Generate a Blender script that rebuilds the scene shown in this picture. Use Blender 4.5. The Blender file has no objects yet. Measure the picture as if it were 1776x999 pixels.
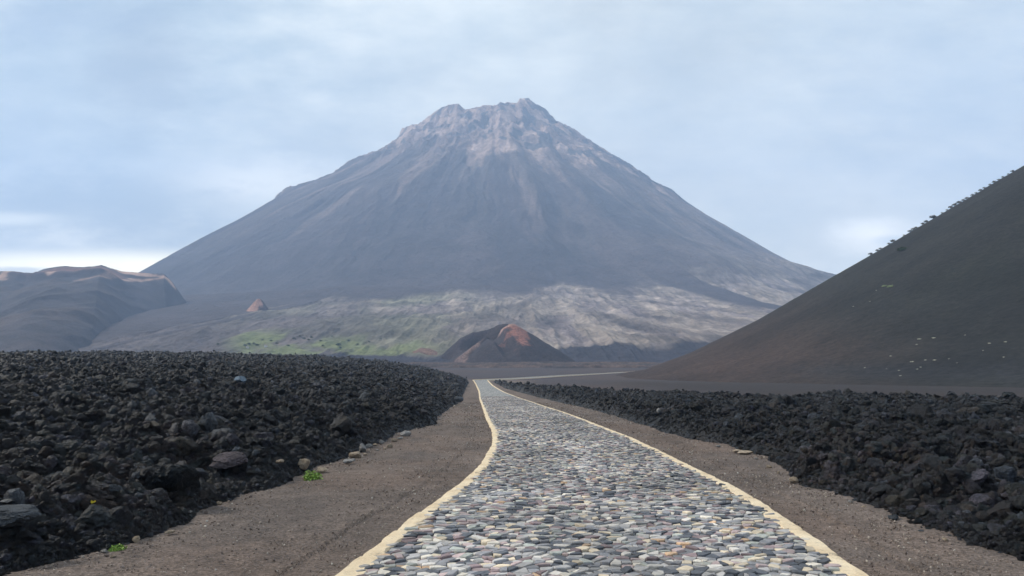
import bpy, math, random
import numpy as np
from mathutils import Vector, geometry

rng = np.random.default_rng(7)
random.seed(7)
scene = bpy.context.scene
col = scene.collection
F_PX, PITCH, CAM_Z = 1283.0, math.atan(140.5 / 1283.0), 1.95

# ------------------------------------------------------------------ noise
_perm = np.random.default_rng(3).permutation(65536).astype(np.int64)
def _h(ix, iy, iz):
    a = _perm[(ix & 65535)]
    b = _perm[(a + iy) & 65535]
    return _perm[(b + iz) & 65535] / 65536.0
def vnoise(x, y, z=None):
    """smooth value noise, -1..1, vectorised"""
    x = np.asarray(x, float); y = np.asarray(y, float)
    z = np.zeros_like(x) if z is None else np.asarray(z, float)
    x, y, z = np.broadcast_arrays(x, y, z)
    ix, iy, iz = (np.floor(v).astype(np.int64) for v in (x, y, z))
    fx, fy, fz = x - ix, y - iy, z - iz
    s = lambda t: t * t * t * (t * (t * 6 - 15) + 10)
    u, v, w = s(fx), s(fy), s(fz)
    def L(a, b, t): return a + (b - a) * t
    if not np.any(fz):
        c = L(L(_h(ix, iy, iz), _h(ix+1, iy, iz), u), L(_h(ix, iy+1, iz), _h(ix+1, iy+1, iz), u), v)
    else:
        c0 = L(L(_h(ix, iy, iz), _h(ix+1, iy, iz), u), L(_h(ix, iy+1, iz), _h(ix+1, iy+1, iz), u), v)
        c1 = L(L(_h(ix, iy, iz+1), _h(ix+1, iy, iz+1), u), L(_h(ix, iy+1, iz+1), _h(ix+1, iy+1, iz+1), u), v)
        c = L(c0, c1, w)
    return c * 2 - 1
def fbm(x, y, o=4, z=None, g=0.5):
    t, a, n = 0, 1.0, 0
    for k in range(o):
        f = 2.03 ** k
        t = t + a * vnoise(x*f + 17.3*k, y*f - 9.1*k, None if z is None else z*f + 5.7*k)
        n += a; a *= g
    return t / n
def ridged(x, y, o=4, z=None, g=0.5):
    t, a, n = 0, 1.0, 0
    for k in range(o):
        f = 2.03 ** k
        t = t + a * (1 - np.abs(vnoise(x*f + 7.3*k, y*f - 19.1*k, None if z is None else z*f + 5.7*k)) * 2)
        n += a; a *= g
    return t / n
def sstep(a, b, x):
    t = np.clip((np.asarray(x, float) - a) / (b - a), 0, 1)
    return t * t * (3 - 2 * t)
def mix(a, b, t):
    t = np.asarray(t)[..., None]
    return np.asarray(a) * (1 - t) + np.asarray(b) * t

# ------------------------------------------------------------------ camera geometry helpers (design measures -> metres)
def ray(px, py):
    u = (px - 888) / F_PX; v = (499.5 - py) / F_PX
    return u, math.cos(PITCH) - v * math.sin(PITCH), math.sin(PITCH) + v * math.cos(PITCH)
def at(px, py, Y):
    x, y, z = ray(px, py)
    return (x / y * Y, Y, CAM_Z + z / y * Y)
def proj(X, Y, Z):
    Z = Z - CAM_Z
    d = Y * math.cos(PITCH) + Z * math.sin(PITCH)
    v = -Y * math.sin(PITCH) + Z * math.cos(PITCH)
    return 888 + F_PX * X / d, 499.5 - F_PX * v / d

GY = [-50, 0, 7, 10.7, 18, 24, 30, 38, 60, 84, 130, 220, 267, 305, 335, 400, 450, 520, 600, 1500]
GZ = [0, 0, -.02, -.08, -.30, -.45, -.55, -.67, -1.05, -1.35, -1.65, -1.9, -1.95, -1.85, -1.45, -.55, .85, 2.45, 4.45, 6.0]
_yy = np.linspace(-50, 1500, 15501)
_gz = np.interp(_yy, GY, GZ)
def _smooth(a, k):
    kern = np.hanning(k + 2)[1:-1]; kern /= kern.sum()
    return np.convolve(np.pad(a, k // 2, mode='edge'), kern, 'valid')[:len(a)]
_near = _smooth(_gz, 41); _far = _smooth(_gz, 401)
_w = sstep(60, 120, _yy); _gz = _near * (1 - _w) + _far * _w
def ground(Y):
    return np.interp(Y, _yy, _gz)
def ground_hit(px, py, extra=0.0):
    x, y, z = ray(px, py)
    Y = np.concatenate([np.arange(2.5, 60, .02), np.arange(60, 900, .25)])
    ok = CAM_Z + z / y * Y <= ground(Y) + extra
    i = int(np.argmax(ok)) if ok.any() else len(Y) - 1
    return x / y * Y[i], Y[i]

# ------------------------------------------------------------------ mesh helpers
def link(o): col.objects.link(o); return o
def tag(o, label=None, cat=None, group=None, kind=None):
    if label: o['label'] = label
    if cat: o['category'] = cat
    if group: o['group'] = group
    if kind: o['kind'] = kind
    return o
def mesh_np(name, v, faces, mats, cols=None, smooth=True, matidx=None, parent=None, do_link=True):
    """faces: (n,3) or (n,4) int array, or (loops, starts) for mixed n-gons"""
    me = bpy.data.meshes.new(name)
    v = np.asarray(v, np.float32)
    me.vertices.add(len(v)); me.vertices.foreach_set('co', v.ravel())
    if isinstance(faces, tuple):
        loops, starts = faces
    else:
        faces = np.asarray(faces, np.int32)
        loops = faces.ravel(); starts = np.arange(0, len(loops), faces.shape[1])
    me.loops.add(len(loops)); me.loops.foreach_set('vertex_index', np.asarray(loops, np.int32))
    me.polygons.add(len(starts)); me.polygons.foreach_set('loop_start', np.asarray(starts, np.int32))
    me.update(calc_edges=True)
    me.polygons.foreach_set('use_smooth', np.full(len(starts), bool(smooth)))
    if matidx is not None: me.polygons.foreach_set('material_index', np.asarray(matidx, np.int32))
    if cols is not None:
        a = me.color_attributes.new('col', 'FLOAT_COLOR', 'POINT')
        c = np.ones((len(v), 4), np.float32); c[:, :3] = cols
        a.data.foreach_set('color', c.ravel())
    for m in (mats if isinstance(mats, (list, tuple)) else [mats]): me.materials.append(m)
    o = bpy.data.objects.new(name, me)
    if do_link: link(o)
    if parent: o.parent = parent
    return o
def grid_faces(nr, nc, keep=None):
    i = np.arange(nr * nc).reshape(nr, nc)
    f = np.stack([i[:-1, :-1], i[:-1, 1:], i[1:, 1:], i[1:, :-1]], -1).reshape(-1, 4)
    if keep is not None:
        k = keep.reshape(nr, nc)
        kk = (k[:-1, :-1] | k[:-1, 1:] | k[1:, 1:] | k[1:, :-1]).reshape(-1)
        f = f[kk]
    return f
def compact(v, f, cols=None):
    used = np.unique(f); m = np.full(len(v), -1, np.int64); m[used] = np.arange(len(used))
    return v[used], m[f], (None if cols is None else cols[used])

# ------------------------------------------------------------------ materials
def nodes(name):
    m = bpy.data.materials.new(name); m.use_nodes = True
    nt = m.node_tree; nt.nodes.clear()
    out = nt.nodes.new('ShaderNodeOutputMaterial'); b = nt.nodes.new('ShaderNodeBsdfPrincipled')
    nt.links.new(b.outputs[0], out.inputs[0])
    b.inputs['Roughness'].default_value = .9
    b.inputs['Specular IOR Level'].default_value = .25
    return m, nt, b
def N(nt, t, **kw):
    n = nt.nodes.new(t)
    for k, v in kw.items():
        if k.startswith('i_'):
            key = k[2:]; key = int(key) if key.isdigit() else key.replace('_', ' ')
            n.inputs[key].default_value = v
        else: setattr(n, k, v)
    return n
def ramp(nt, fac, stops):
    r = nt.nodes.new('ShaderNodeValToRGB'); e = r.color_ramp.elements
    while len(e) < len(stops): e.new(.5)
    for q, (p_, c) in zip(e, stops): q.position = p_; q.color = (*c, 1)
    nt.links.new(fac, r.inputs[0]); return r.outputs[0]
def noise(nt, vec, scale, detail=6, rough=.6):
    n = N(nt, 'ShaderNodeTexNoise', i_Scale=scale, i_Detail=detail, i_Roughness=rough)
    nt.links.new(vec, n.inputs['Vector']); return n.outputs[0]
def mul(nt, a, b, f=1.0, mode='MULTIPLY'):
    m = nt.nodes.new('ShaderNodeMix'); m.data_type = 'RGBA'; m.blend_type = mode
    if isinstance(f, (int, float)): m.inputs[0].default_value = f
    else: nt.links.new(f, m.inputs[0])
    for s, v in ((m.inputs[6], a), (m.inputs[7], b)):
        if isinstance(v, tuple): s.default_value = (*v, 1)
        else: nt.links.new(v, s)
    return m.outputs[2]
def bump(nt, b, h, dist, strength=1.0, prev=None):
    n = N(nt, 'ShaderNodeBump', i_Strength=strength, i_Distance=dist)
    nt.links.new(h, n.inputs['Height'])
    if prev: nt.links.new(prev, n.inputs['Normal'])
    nt.links.new(n.outputs[0], b.inputs['Normal']); return n.outputs[0]
def objvec(nt): return N(nt, 'ShaderNodeTexCoord').outputs['Object']

def attr_mat(name, noises, bumps, rough=.95):
    """albedo from the mesh's own colour attribute, broken up by fine noise"""
    m, nt, b = nodes(name)
    v = objvec(nt)
    c = N(nt, 'ShaderNodeAttribute', attribute_name='col').outputs['Color']
    for sc, lo, hi, det in noises:
        g = ramp(nt, noise(nt, v, sc, det, .65), [(.38, (lo,)*3), (.62, (hi,)*3)])
        c = mul(nt, c, g)
    nt.links.new(c, b.inputs['Base Color'])
    b.inputs['Roughness'].default_value = rough
    p = None
    for sc, dist, det in bumps: p = bump(nt, b, noise(nt, v, sc, det, .7), dist, 1.0, p)
    return m

M = {}
M['volcano'] = attr_mat('volcano_rock', [(.012, .82, 1.2, 8), (.09, .85, 1.15, 6)], [(.03, 14, 8)])
M['ash'] = attr_mat('dark_ash', [(.03, .75, 1.3, 6), (.6, .72, 1.35, 6)], [(.35, 1.8, 9)])
M['farlava'] = attr_mat('far_lava', [(.15, .6, 1.5, 6), (1.1, .7, 1.4, 5)], [(.7, .8, 6)])
M['ground'] = attr_mat('ground_gravel', [(.35, .86, 1.15, 5), (3.0, .84, 1.18, 5), (24, .66, 1.42, 4), (90, .72, 1.4, 2)], [(9, .03, 6), (45, .012, 3)])

# dark clinker: colour differs from block to block, with rusty and greyish crusts
def lava_mat(name, cols, inst=True, k=1.0):
    m, nt, b = nodes(name)
    v = objvec(nt)
    if inst: r = N(nt, 'ShaderNodeObjectInfo').outputs['Random']
    else: r = noise(nt, v, .9, 2, .5)
    base = ramp(nt, r, cols)
    base = mul(nt, base, ramp(nt, noise(nt, v, 3.0 * k, 6, .7), [(.34, (.35,)*3), (.66, (1.75,)*3)]))
    base = mul(nt, base, ramp(nt, noise(nt, v, 9.0 * k, 5, .75), [(.38, (.26, .32, .38)), (.5, (.82, .8, .85)), (.62, (1.8, 1.65, 1.6))]))
    rust = ramp(nt, noise(nt, v, 1.3 * k, 4, .6), [(.54, (0, 0, 0)), (.70, (1, 1, 1))])
    base = mul(nt, base, (.032, .019, .013), rust, 'MIX')
    wp = N(nt, 'ShaderNodeNewGeometry').outputs['Position']         # broad patches: blacker, browner or greyer clinker
    base = mul(nt, base, ramp(nt, noise(nt, wp, .22, 4, .6), [(.36, (.55, .58, .62)), (.5, (1, 1, 1)), (.64, (1.75, 1.45, 1.25))]))
    base = mul(nt, base, (.60, .68, .74))
    base = mul(nt, base, ramp(nt, noise(nt, wp, .9, 3, .6), [(.34, (.7, .82, .88)), (.66, (1.4, 1.3, 1.25))]))
    nt.links.new(base, b.inputs['Base Color'])
    b.inputs['Roughness'].default_value = .62; b.inputs['Specular IOR Level'].default_value = .45
    p = bump(nt, b, noise(nt, v, 7 * k, 8, .8), .16, 1.0)
    p = bump(nt, b, noise(nt, v, 24 * k, 4, .75), .05, 1.0, p)
    return m
LC = [(0, (.005, .007, .010)), (.18, (.021, .016, .024)), (.36, (.007, .014, .019)), (.52, (.030, .018, .014)),
      (.68, (.014, .027, .033)), (.80, (.040, .032, .020)), (.90, (.075, .070, .092)), (.96, (.10, .115, .13)), (1, (.055, .036, .024))]
M['clinker'] = lava_mat('clinker_rock', LC)
M['lavabase'] = lava_mat('clinker_bed', [(0, (.006, .007, .009)), (.5, (.012, .012, .014)), (1, (.02, .016, .015))], inst=False, k=1.0)

def plain_rock(name, c1, c2):
    m, nt, b = nodes(name)
    v = objvec(nt)
    nt.links.new(ramp(nt, noise(nt, v, 2.2, 7, .7), [(.3, c1), (.7, c2)]), b.inputs['Base Color'])
    p = bump(nt, b, noise(nt, v, 5, 8, .7), .08); bump(nt, b, noise(nt, v, 22, 4, .7), .02, 1, p)
    return m
M['tan'] = plain_rock('tan_stone', (.28, .21, .15), (.60, .49, .37))
M['palegrey'] = plain_rock('pale_grey_stone', (.20, .19, .18), (.42, .40, .38))
M['bluegrey'] = plain_rock('blue_grey_boulder', (.09, .12, .15), (.22, .28, .34))
M['mauve'] = plain_rock('mauve_boulder', (.05, .042, .045), (.16, .13, .14))
M['slab'] = plain_rock('grey_slab', (.045, .05, .058), (.13, .14, .155))

# stones of the road: own colour each, fine mottling
m, nt, b = nodes('cobble_stone')
c = N(nt, 'ShaderNodeAttribute', attribute_name='col').outputs['Color']
v = objvec(nt)
c = mul(nt, c, ramp(nt, noise(nt, v, 18, 6, .7), [(.3, (.72,)*3), (.7, (1.22,)*3)]))
c = mul(nt, c, ramp(nt, noise(nt, v, .5, 3, .5), [(.3, (.86,)*3), (.7, (1.1,)*3)]))
nt.links.new(c, b.inputs['Base Color']); b.inputs['Roughness'].default_value = .62
b.inputs['Specular IOR Level'].default_value = .35
p_ = bump(nt, b, noise(nt, v, 30, 5, .6), .008)
M['cobble'] = m
m, nt, b = nodes('road_joint_dirt')
v = objvec(nt)
nt.links.new(ramp(nt, noise(nt, v, 14, 6, .7), [(.3, (.022, .019, .018)), (.7, (.065, .055, .05))]), b.inputs['Base Color'])
bump(nt, b, noise(nt, v, 40, 4, .7), .01)
M['joint'] = m
m, nt, b = nodes('far_paving')
v = objvec(nt)
vo = N(nt, 'ShaderNodeTexVoronoi', i_Scale=4.2); nt.links.new(v, vo.inputs['Vector'])
sp = N(nt, 'ShaderNodeSeparateColor'); nt.links.new(vo.outputs['Color'], sp.inputs[0])
c = ramp(nt, sp.outputs[0], [(0, (.10, .105, .11)), (.4, (.225, .225, .225)), (.75, (.33, .325, .31)), (1, (.45, .42, .37))])
nt.links.new(c, b.inputs['Base Color']); b.inputs['Roughness'].default_value = .95; b.inputs['Specular IOR Level'].default_value = .05
M['farpave'] = m
# kerb: cream paint worn and dirtied
m, nt, b = nodes('kerb_paint')
v = objvec(nt)
c = ramp(nt, noise(nt, v, 1.6, 5, .6), [(.3, (.62, .47, .30)), (.7, (.82, .68, .48))])
worn = ramp(nt, noise(nt, v, 9, 8, .75), [(.56, (0,)*3), (.68, (1,)*3)])
c = mul(nt, c, (.30, .25, .20), worn, 'MIX')
c = mul(nt, c, ramp(nt, noise(nt, v, 45, 4, .7), [(.3, (.8,)*3), (.6, (1.05,)*3)]))
nt.links.new(c, b.inputs['Base Color']); bump(nt, b, noise(nt, v, 35, 5, .7), .01)
M['kerb'] = m

def leaf_mat(name, a, b_):
    m, nt, b = nodes(name)
    g = N(nt, 'ShaderNodeNewGeometry').outputs['Random Per Island']
    nt.links.new(ramp(nt, g, [(0, a), (1, b_)]), b.inputs['Base Color'])
    b.inputs['Roughness'].default_value = .6
    return m
M['leaf_bright'] = leaf_mat('bright_leaf', (.10, .20, .03), (.28, .40, .08))
M['leaf_dark'] = leaf_mat('dark_leaf', (.025, .045, .02), (.06, .09, .035))
M['leaf_olive'] = leaf_mat('dry_olive_leaf', (.045, .042, .03), (.10, .09, .055))
M['straw'] = leaf_mat('pale_straw', (.42, .42, .30), (.75, .74, .62))
M['straw_green'] = leaf_mat('yellow_green_tuft', (.20, .26, .12), (.45, .50, .28))
M['bark'] = plain_rock('bark', (.03, .025, .02), (.08, .06, .05))
m, nt, b = nodes('hut_plaster'); b.inputs['Base Color'].default_value = (.6, .58, .54, 1); M['plaster'] = m
m, nt, b = nodes('hut_roof'); b.inputs['Base Color'].default_value = (.25, .2, .18, 1); M['roof'] = m

# ------------------------------------------------------------------ road edges, lava borders (measured, in metres)
Lp = [(-2.2, -3), (-2.0, 4), (-1.68, 7.38), (-1.51, 9.02), (-1.28, 11.16), (-1.01, 13.58), (-.73, 17.8), (-.64, 24.08), (-.79, 30.08),
      (-1.38, 39.88), (-2.3, 58), (-3.6, 82.2), (-5.4, 120), (-8.8, 180), (-12.43, 240)]
Rp = [(2.9, -3), (3.2, 4), (3.39, 7.38), (3.49, 8.2), (3.62, 9.08), (3.69, 10.06), (3.87, 11.78), (4.01, 13.58), (4.09, 16.64), (4.22, 20.92),
      (4.28, 26.48), (4.03, 32.6), (3.45, 48.04), (1.8, 74), (-1.0, 110.4), (-4.2, 165), (-7.6, 240)]
def curve(pts, k=9):
    y = np.arange(-3, 240.01, .1); x = np.interp(y, [p[1] for p in pts], [p[0] for p in pts])
    for n_, w_ in ((25, (0, 40)),):
        x = _smooth(x, n_)
    xs = _smooth(x, 161); w = sstep(35, 60, y); x = x * (1 - w) + xs * w
    return y, x
cy, cl = curve(Lp); _, cr = curve(Rp)
def XL(Y): return np.interp(Y, cy, cl)
def XR(Y): return np.interp(Y, cy, cr)
LB = [(-5.2, -5), (-4.9, 4), (-4.72, 7.54), (-4.36, 8.42), (-4.33, 9.7), (-4.39, 11.26), (-4.45, 12.62), (-4.15, 14), (-4.25, 17.66), (-4.15, 23.1), (-4.35, 28.8),
      (-3.5, 35.1), (-4.2, 42.5), (-5.08, 74), (-8.59, 139), (-12.4, 217), (-18, 260), (-40, 300)]
RB = [(5.6, -5), (5.3, 4), (5.15, 7.7), (5.15, 8.3), (5.07, 9.1), (5.1, 9.7), (5.17, 10.7), (5.29, 11.9), (5.5, 13.2), (5.3, 14.2), (5.8, 16.2), (6.6, 20),
      (6.65, 24), (6.0, 27), (6.04, 37), (5.57, 55), (3.6, 82), (-1.2, 139), (-5.6, 217), (-3, 240)]
def XLB(Y): return np.interp(Y, [p[1] for p in LB], [p[0] for p in LB]) + .12 * fbm(Y * .9, Y * 0 + 3, 3)
def XRB(Y): return np.interp(Y, [p[1] for p in RB], [p[0] for p in RB]) + .12 * fbm(Y * .9, Y * 0 + 31, 3)

# ------------------------------------------------------------------ ground
def build_ground():
    az = np.concatenate([np.linspace(-180, -42, 60)[:-1], np.linspace(-42, 42, 700), np.linspace(42, 180, 60)[1:]])
    r = np.concatenate([[0.05], np.geomspace(.8, 40, 420), np.geomspace(40.5, 4450, 330)])
    A, R_ = np.meshgrid(np.radians(az), r)
    X, Y = R_ * np.sin(A), R_ * np.cos(A)
    Z = ground(Y)
    xl, xr = XL(Y), XR(Y)
    inroad = (X > xl - .3) & (X < xr + .3) & (Y > -3.5) & (Y < 245)
    dr = np.minimum(np.abs(X - xl), np.abs(X - xr)); dr = np.where((X > xl) & (X < xr), 0, dr)
    lift = (fbm(X * .5, Y * .5, 3) * .05 + fbm(X * 3, Y * 3, 3) * .018 + fbm(X*9, Y*9, 2) * .006) * sstep(.1, .8, dr) * (1 - sstep(50, 90, R_))
    rut = -.02 * np.exp(-((dr - .9) / .3) ** 2) * (R_ < 80)
    Z = Z + lift + rut
    mid = (XL(Y) + XR(Y)) / 2
    near_road = (np.abs(X - mid) < 3.2) & (Y < 243) & (Y > -4)
    Z = np.where(near_road, Z - .03, Z)
    far_rough = sstep(250, 600, R_) * fbm(X * .01, Y * .01, 3) * 1.0
    Z = Z + far_rough
    brown = np.array([.122, .095, .080]); red = np.array([.120, .088, .071]); dk = np.array([.075, .061, .054])
    plain = np.array([.050, .041, .044])
    n1 = fbm(X * .35, Y * .35, 4) * .5 + .5
    C = mix(brown, red, sstep(.45, .75, n1))
    C = mix(C, dk, sstep(.55, .8, fbm(X * .9 + 50, Y * .3, 4) * .5 + .5) * .6)
    C = C * (1 + .18 * fbm(X * 1.3, Y * .12, 3)[..., None])          # streaks along the wheel tracks
    pl = mix(plain, [.058, .042, .038], sstep(.4, .7, fbm(X * .02 + 9, Y * .02, 3) * .5 + .5))
    C = mix(C, pl, sstep(4, 14, np.maximum(X - XRB(Y), 0)) )
    C = mix(C, [.022, .017, .016], sstep(12, 40, X) * sstep(30, 60, Y) * sstep(300, 180, Y) * .8)
    C = mix(C, pl, sstep(235, 300, R_))
    v = np.stack([X, Y, Z], -1).reshape(-1, 3)
    f = grid_faces(*X.shape)[:, ::-1]
    o = mesh_np('ground', v, f, M['ground'], C.reshape(-1, 3))
    tag(o, 'brown gravel verges and dark ash plain beside the cobbled road', 'ground', kind='structure')
build_ground()

# ------------------------------------------------------------------ road: bed, laid stones, far paving
def build_road():
    W_IN = .30
    s = np.arange(-3, 92, .5)
    T = np.linspace(0, 1, 13)
    X = XL(s)[:, None] * (1 - T) + XR(s)[:, None] * T
    Yg = np.repeat(s[:, None], 13, 1)
    crown = .05 * (1 - (2 * T - 1) ** 2)[None, :]
    Z = ground(Yg) + crown - .004
    v = [np.stack([X, Yg, Z], -1).reshape(-1, 3)]
    f = [grid_faces(*X.shape)[:, ::-1]]; mi = [np.zeros(len(f[0]), int)]
    cc = [np.full((v[0].shape[0], 3), .1)]
    # far part: continues as one sheet round the bend
    s2 = np.concatenate([np.arange(89.6, 238, 2.0)])
    Lx = list(zip(XL(s2), s2)); Rx = list(zip(XR(s2), s2))
    Lx += [(-13.2, 248), (-13.2, 258), (-11, 268), (-6.5, 280), (0, 298), (16, 340), (50, 405), (87, 458), (135, 505)]
    Rx += [(-7.9, 243), (-7.5, 248), (-6.0, 256), (-2.5, 266), (4, 286), (20, 334), (53.5, 401), (90, 454), (138, 501)]
    Lx, Rx = np.array(Lx), np.array(Rx)
    P = Lx[:, None, :] * (1 - T[None, :, None]) + Rx[:, None, :] * T[None, :, None]
    tt = np.linspace(0, 1, 13)
    Z2 = ground(P[..., 1]) + crown + .03 + .10 * sstep(240, 300, P[..., 1])
    n0 = len(v[0])
    v2 = np.concatenate([P, Z2[..., None]], -1).reshape(-1, 3)
    f2 = grid_faces(P.shape[0], 13)[:, ::-1] + n0
    v.append(v2); f.append(f2); mi.append(np.ones(len(f2), int)); cc.append(np.full((len(v2), 3), .1))
    V, Fq, MI, CC = np.concatenate(v), np.concatenate(f), np.concatenate(mi), np.concatenate(cc)
    # stones: relaxed jittered cells
    def width(y): return XR(y) - XL(y)
    pts = []
    y = 2.6; row = 0
    r_ = np.random.default_rng(11)
    while y < 90:
        w = width(y); x0 = -.2 + r_.random() * .15
        size = 1 + .12 * math.sin(y * .7)
        while x0 < w + .2:
            pts.append((x0 + r_.normal() * .015, y + r_.normal() * .026))
            x0 += size * r_.choice([.075, .11, .15, .19, .25], p=[.22, .25, .25, .18, .10]) * r_.uniform(.85, 1.15)
        y += r_.uniform(.07, .11); row += 1
    pts = np.array(pts)
    vs, es, fs, *_ = geometry.delaunay_2d_cdt([Vector(q) for q in pts], [], [], 0, 1e-6)
    pv = np.array([tuple(q) for q in vs]); tri = np.array([tuple(t) for t in fs])
    a, b_, c = pv[tri[:, 0]], pv[tri[:, 1]], pv[tri[:, 2]]
    d = 2 * (a[:, 0] * (b_[:, 1] - c[:, 1]) + b_[:, 0] * (c[:, 1] - a[:, 1]) + c[:, 0] * (a[:, 1] - b_[:, 1]))
    d = np.where(np.abs(d) < 1e-9, 1e-9, d)
    sa, sb, sc_ = (a ** 2).sum(1), (b_ ** 2).sum(1), (c ** 2).sum(1)
    ux = (sa * (b_[:, 1] - c[:, 1]) + sb * (c[:, 1] - a[:, 1]) + sc_ * (a[:, 1] - b_[:, 1])) / d
    uy = (sa * (c[:, 0] - b_[:, 0]) + sb * (a[:, 0] - c[:, 0]) + sc_ * (b_[:, 0] - a[:, 0])) / d
    inc = [[] for _ in range(len(pv))]
    for t, (i, j, k) in enumerate(tri): inc[i].append(t); inc[j].append(t); inc[k].append(t)
    pal = [((.33, .335, .33), .18), ((.20, .21, .225), .20), ((.075, .085, .10), .22), ((.46, .455, .42), .14), ((.54, .48, .36), .07),
           ((.34, .28, .275), .10), ((.60, .58, .50), .035), ((.20, .155, .16), .07), ((.46, .33, .21), .02), ((.33, .36, .33), .06)]
    pc = np.array([q[0] for q in pal]); pw = np.array([q[1] for q in pal]); pw /= pw.sum()
    verts, loops, starts, cols = [], [], [], []
    base = len(V); nl = Fq.size
    for i, (x, yy) in enumerate(pv):
        w = width(yy)
        if x < .17 or x > w - .17 or len(inc[i]) < 3: continue
        cx = ux[inc[i]]; cyy = uy[inc[i]]
        if np.abs(cx - x).max() > .3 or np.abs(cyy - yy).max() > .3: continue
        ang = np.argsort(np.arctan2(cyy - yy, cx - x)); P0 = np.stack([cx[ang], cyy[ang]], 1)
        mcen = P0.mean(0)
        # round the corners: cut every corner once
        nx = np.roll(P0, -1, 0); P1 = np.stack([P0 * .92 + nx * .08, P0 * .08 + nx * .92], 1).reshape(-1, 2)
        rad = np.sqrt(((P1 - mcen) ** 2).sum(1)).mean()
        g = r_.uniform(.002, .007)
        outer = mcen + (P1 - mcen) * max(.6, 1 - g / rad)
        inner = mcen + (P1 - mcen) * max(.4, 1 - (g + .006) / rad)
        h = r_.uniform(.004, .036); tx, ty = r_.normal(0, .085, 2)
        X0 = XL(yy)
        def w3(q, z): return np.stack([X0 + q[:, 0] + (XL(q[:, 1]) - X0), q[:, 1], z], 1)
        t_ = np.clip(x / w, 0, 1); gz = ground(yy) + .05 * (1 - (2 * t_ - 1) ** 2)
        slope = (ground(yy + .2) - ground(yy - .2)) / .4
        zi = gz + h + (inner[:, 0] - mcen[0]) * tx + (inner[:, 1] - mcen[1]) * (ty * .5 + slope)
        zo = zi - .008
        zb = np.full(len(outer), gz - .02)
        n = len(outer)
        vi = np.concatenate([w3(inner, zi), w3(outer, zo), w3(outer, zb)])
        verts.append(vi)
        s0 = base
        starts.append(nl); loops.extend(range(s0, s0 + n)); nl += n
        for ring in (0, 1):
            A0, B0 = s0 + ring * n, s0 + (ring + 1) * n
            for q in range(n):
                q2 = (q + 1) % n
                starts.append(nl); loops.extend((A0 + q, B0 + q, B0 + q2, A0 + q2)); nl += 4
        base += 3 * n
        cidx = r_.choice(len(pc), p=pw)
        patch = vnoise(np.array([x * .8]), np.array([yy * .5]))[0]
        cc_ = np.array([1.06, .985, .955]) * pc[cidx] * r_.uniform(.70, 1.3) * (1 + .30 * patch)
        cols.append(np.repeat(cc_[None], 3 * n, 0))
    nst = len(starts)
    V = np.concatenate([V] + verts); CC = np.concatenate([CC] + cols)
    L_ = np.concatenate([Fq.ravel(), np.array(loops)]); S_ = np.concatenate([np.arange(0, Fq.size, 4), np.array(starts)])
    MI = np.concatenate([MI, np.full(nst, 2)])
    o = mesh_np('road', V, (L_, S_), [M['joint'], M['farpave'], M['cobble']], CC, smooth=False, matidx=MI)
    tag(o, 'winding road paved with irregular grey cobbles', 'road', kind='structure')

    # kerbs: flush concrete bands painted cream
    def kerb(path, side, y0=-3):
        path = np.array(path)
        d = np.gradient(path, axis=0); d /= np.linalg.norm(d, axis=1)[:, None]
        nrm = np.stack([d[:, 1], -d[:, 0]], 1) * side               # towards the road
        s_ = np.arange(len(path))
        prof = [(.0, -.12), (.005, .015), (.02, .030), (.08, .034), (.15, .034), (.215, .032), (.24, .0), (.25, -.08)]
        n_ = len(path)
        vv = []
        wear_o = fbm(path[:, 1] * 2.3, path[:, 0] * 0 + side * 5, 4) * .03
        wear_i = fbm(path[:, 1] * 4.3, path[:, 0] * 0 + side * 9, 4) * .075
        far = sstep(80, 250, path[:, 1])
        for k, (t, z) in enumerate(prof):
            off = t + (wear_o if k <= 2 else 0) + (wear_i if k >= 5 else 0)
            q = path + nrm * np.broadcast_to(off, (n_,))[:, None]
            zz = ground(q[:, 1]) + z + (z > 0) * (fbm(path[:, 1] * 3 + k, path[:, 1] * 0, 2) * .006 + far * .22)
            vv.append(np.concatenate([q, zz[:, None]], 1))
        vv = np.stack(vv, 1)
        jt = (np.arange(n_) % 19 == 7) & (path[:, 1] < 45); vv[jt, 1:7, 2] -= .030; vv[jt, 1:7, 1] += .0
        f_ = grid_faces(n_, len(prof))
        if side < 0: f_ = f_[:, ::-1]
        o = mesh_np('kerb', vv.reshape(-1, 3), f_, M['kerb'], smooth=False)
        return o
    ys = np.concatenate([np.arange(-3, 60, .07), np.arange(60, 239, .5)])
    def dens(pts, n=14):
        pts = np.array(pts); t = np.arange(len(pts)); tt = np.linspace(0, len(pts) - 1, len(pts) * n)
        q = np.stack([np.interp(tt, t, pts[:, 0]), np.interp(tt, t, pts[:, 1])], 1)
        k = np.hanning(2 * n)[1:-1]; k /= k.sum(); pad = len(k) // 2
        return np.stack([np.convolve(np.pad(q[:, i], pad, mode='edge'), k, 'same')[pad:-pad] for i in (0, 1)], 1)
    Lk = np.concatenate([np.stack([XL(ys), ys], 1), dens(Lx[len(s2):])])
    Rk = np.concatenate([np.stack([XR(ys), ys], 1), dens(Rx[len(s2):])])
    tag(kerb(Lk, 1), 'cream painted kerb band along the left edge of the road', 'kerb', kind='structure')
    tag(kerb(Rk, -1), 'cream painted kerb band along the right edge of the road', 'kerb', kind='structure')
build_road()

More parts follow.
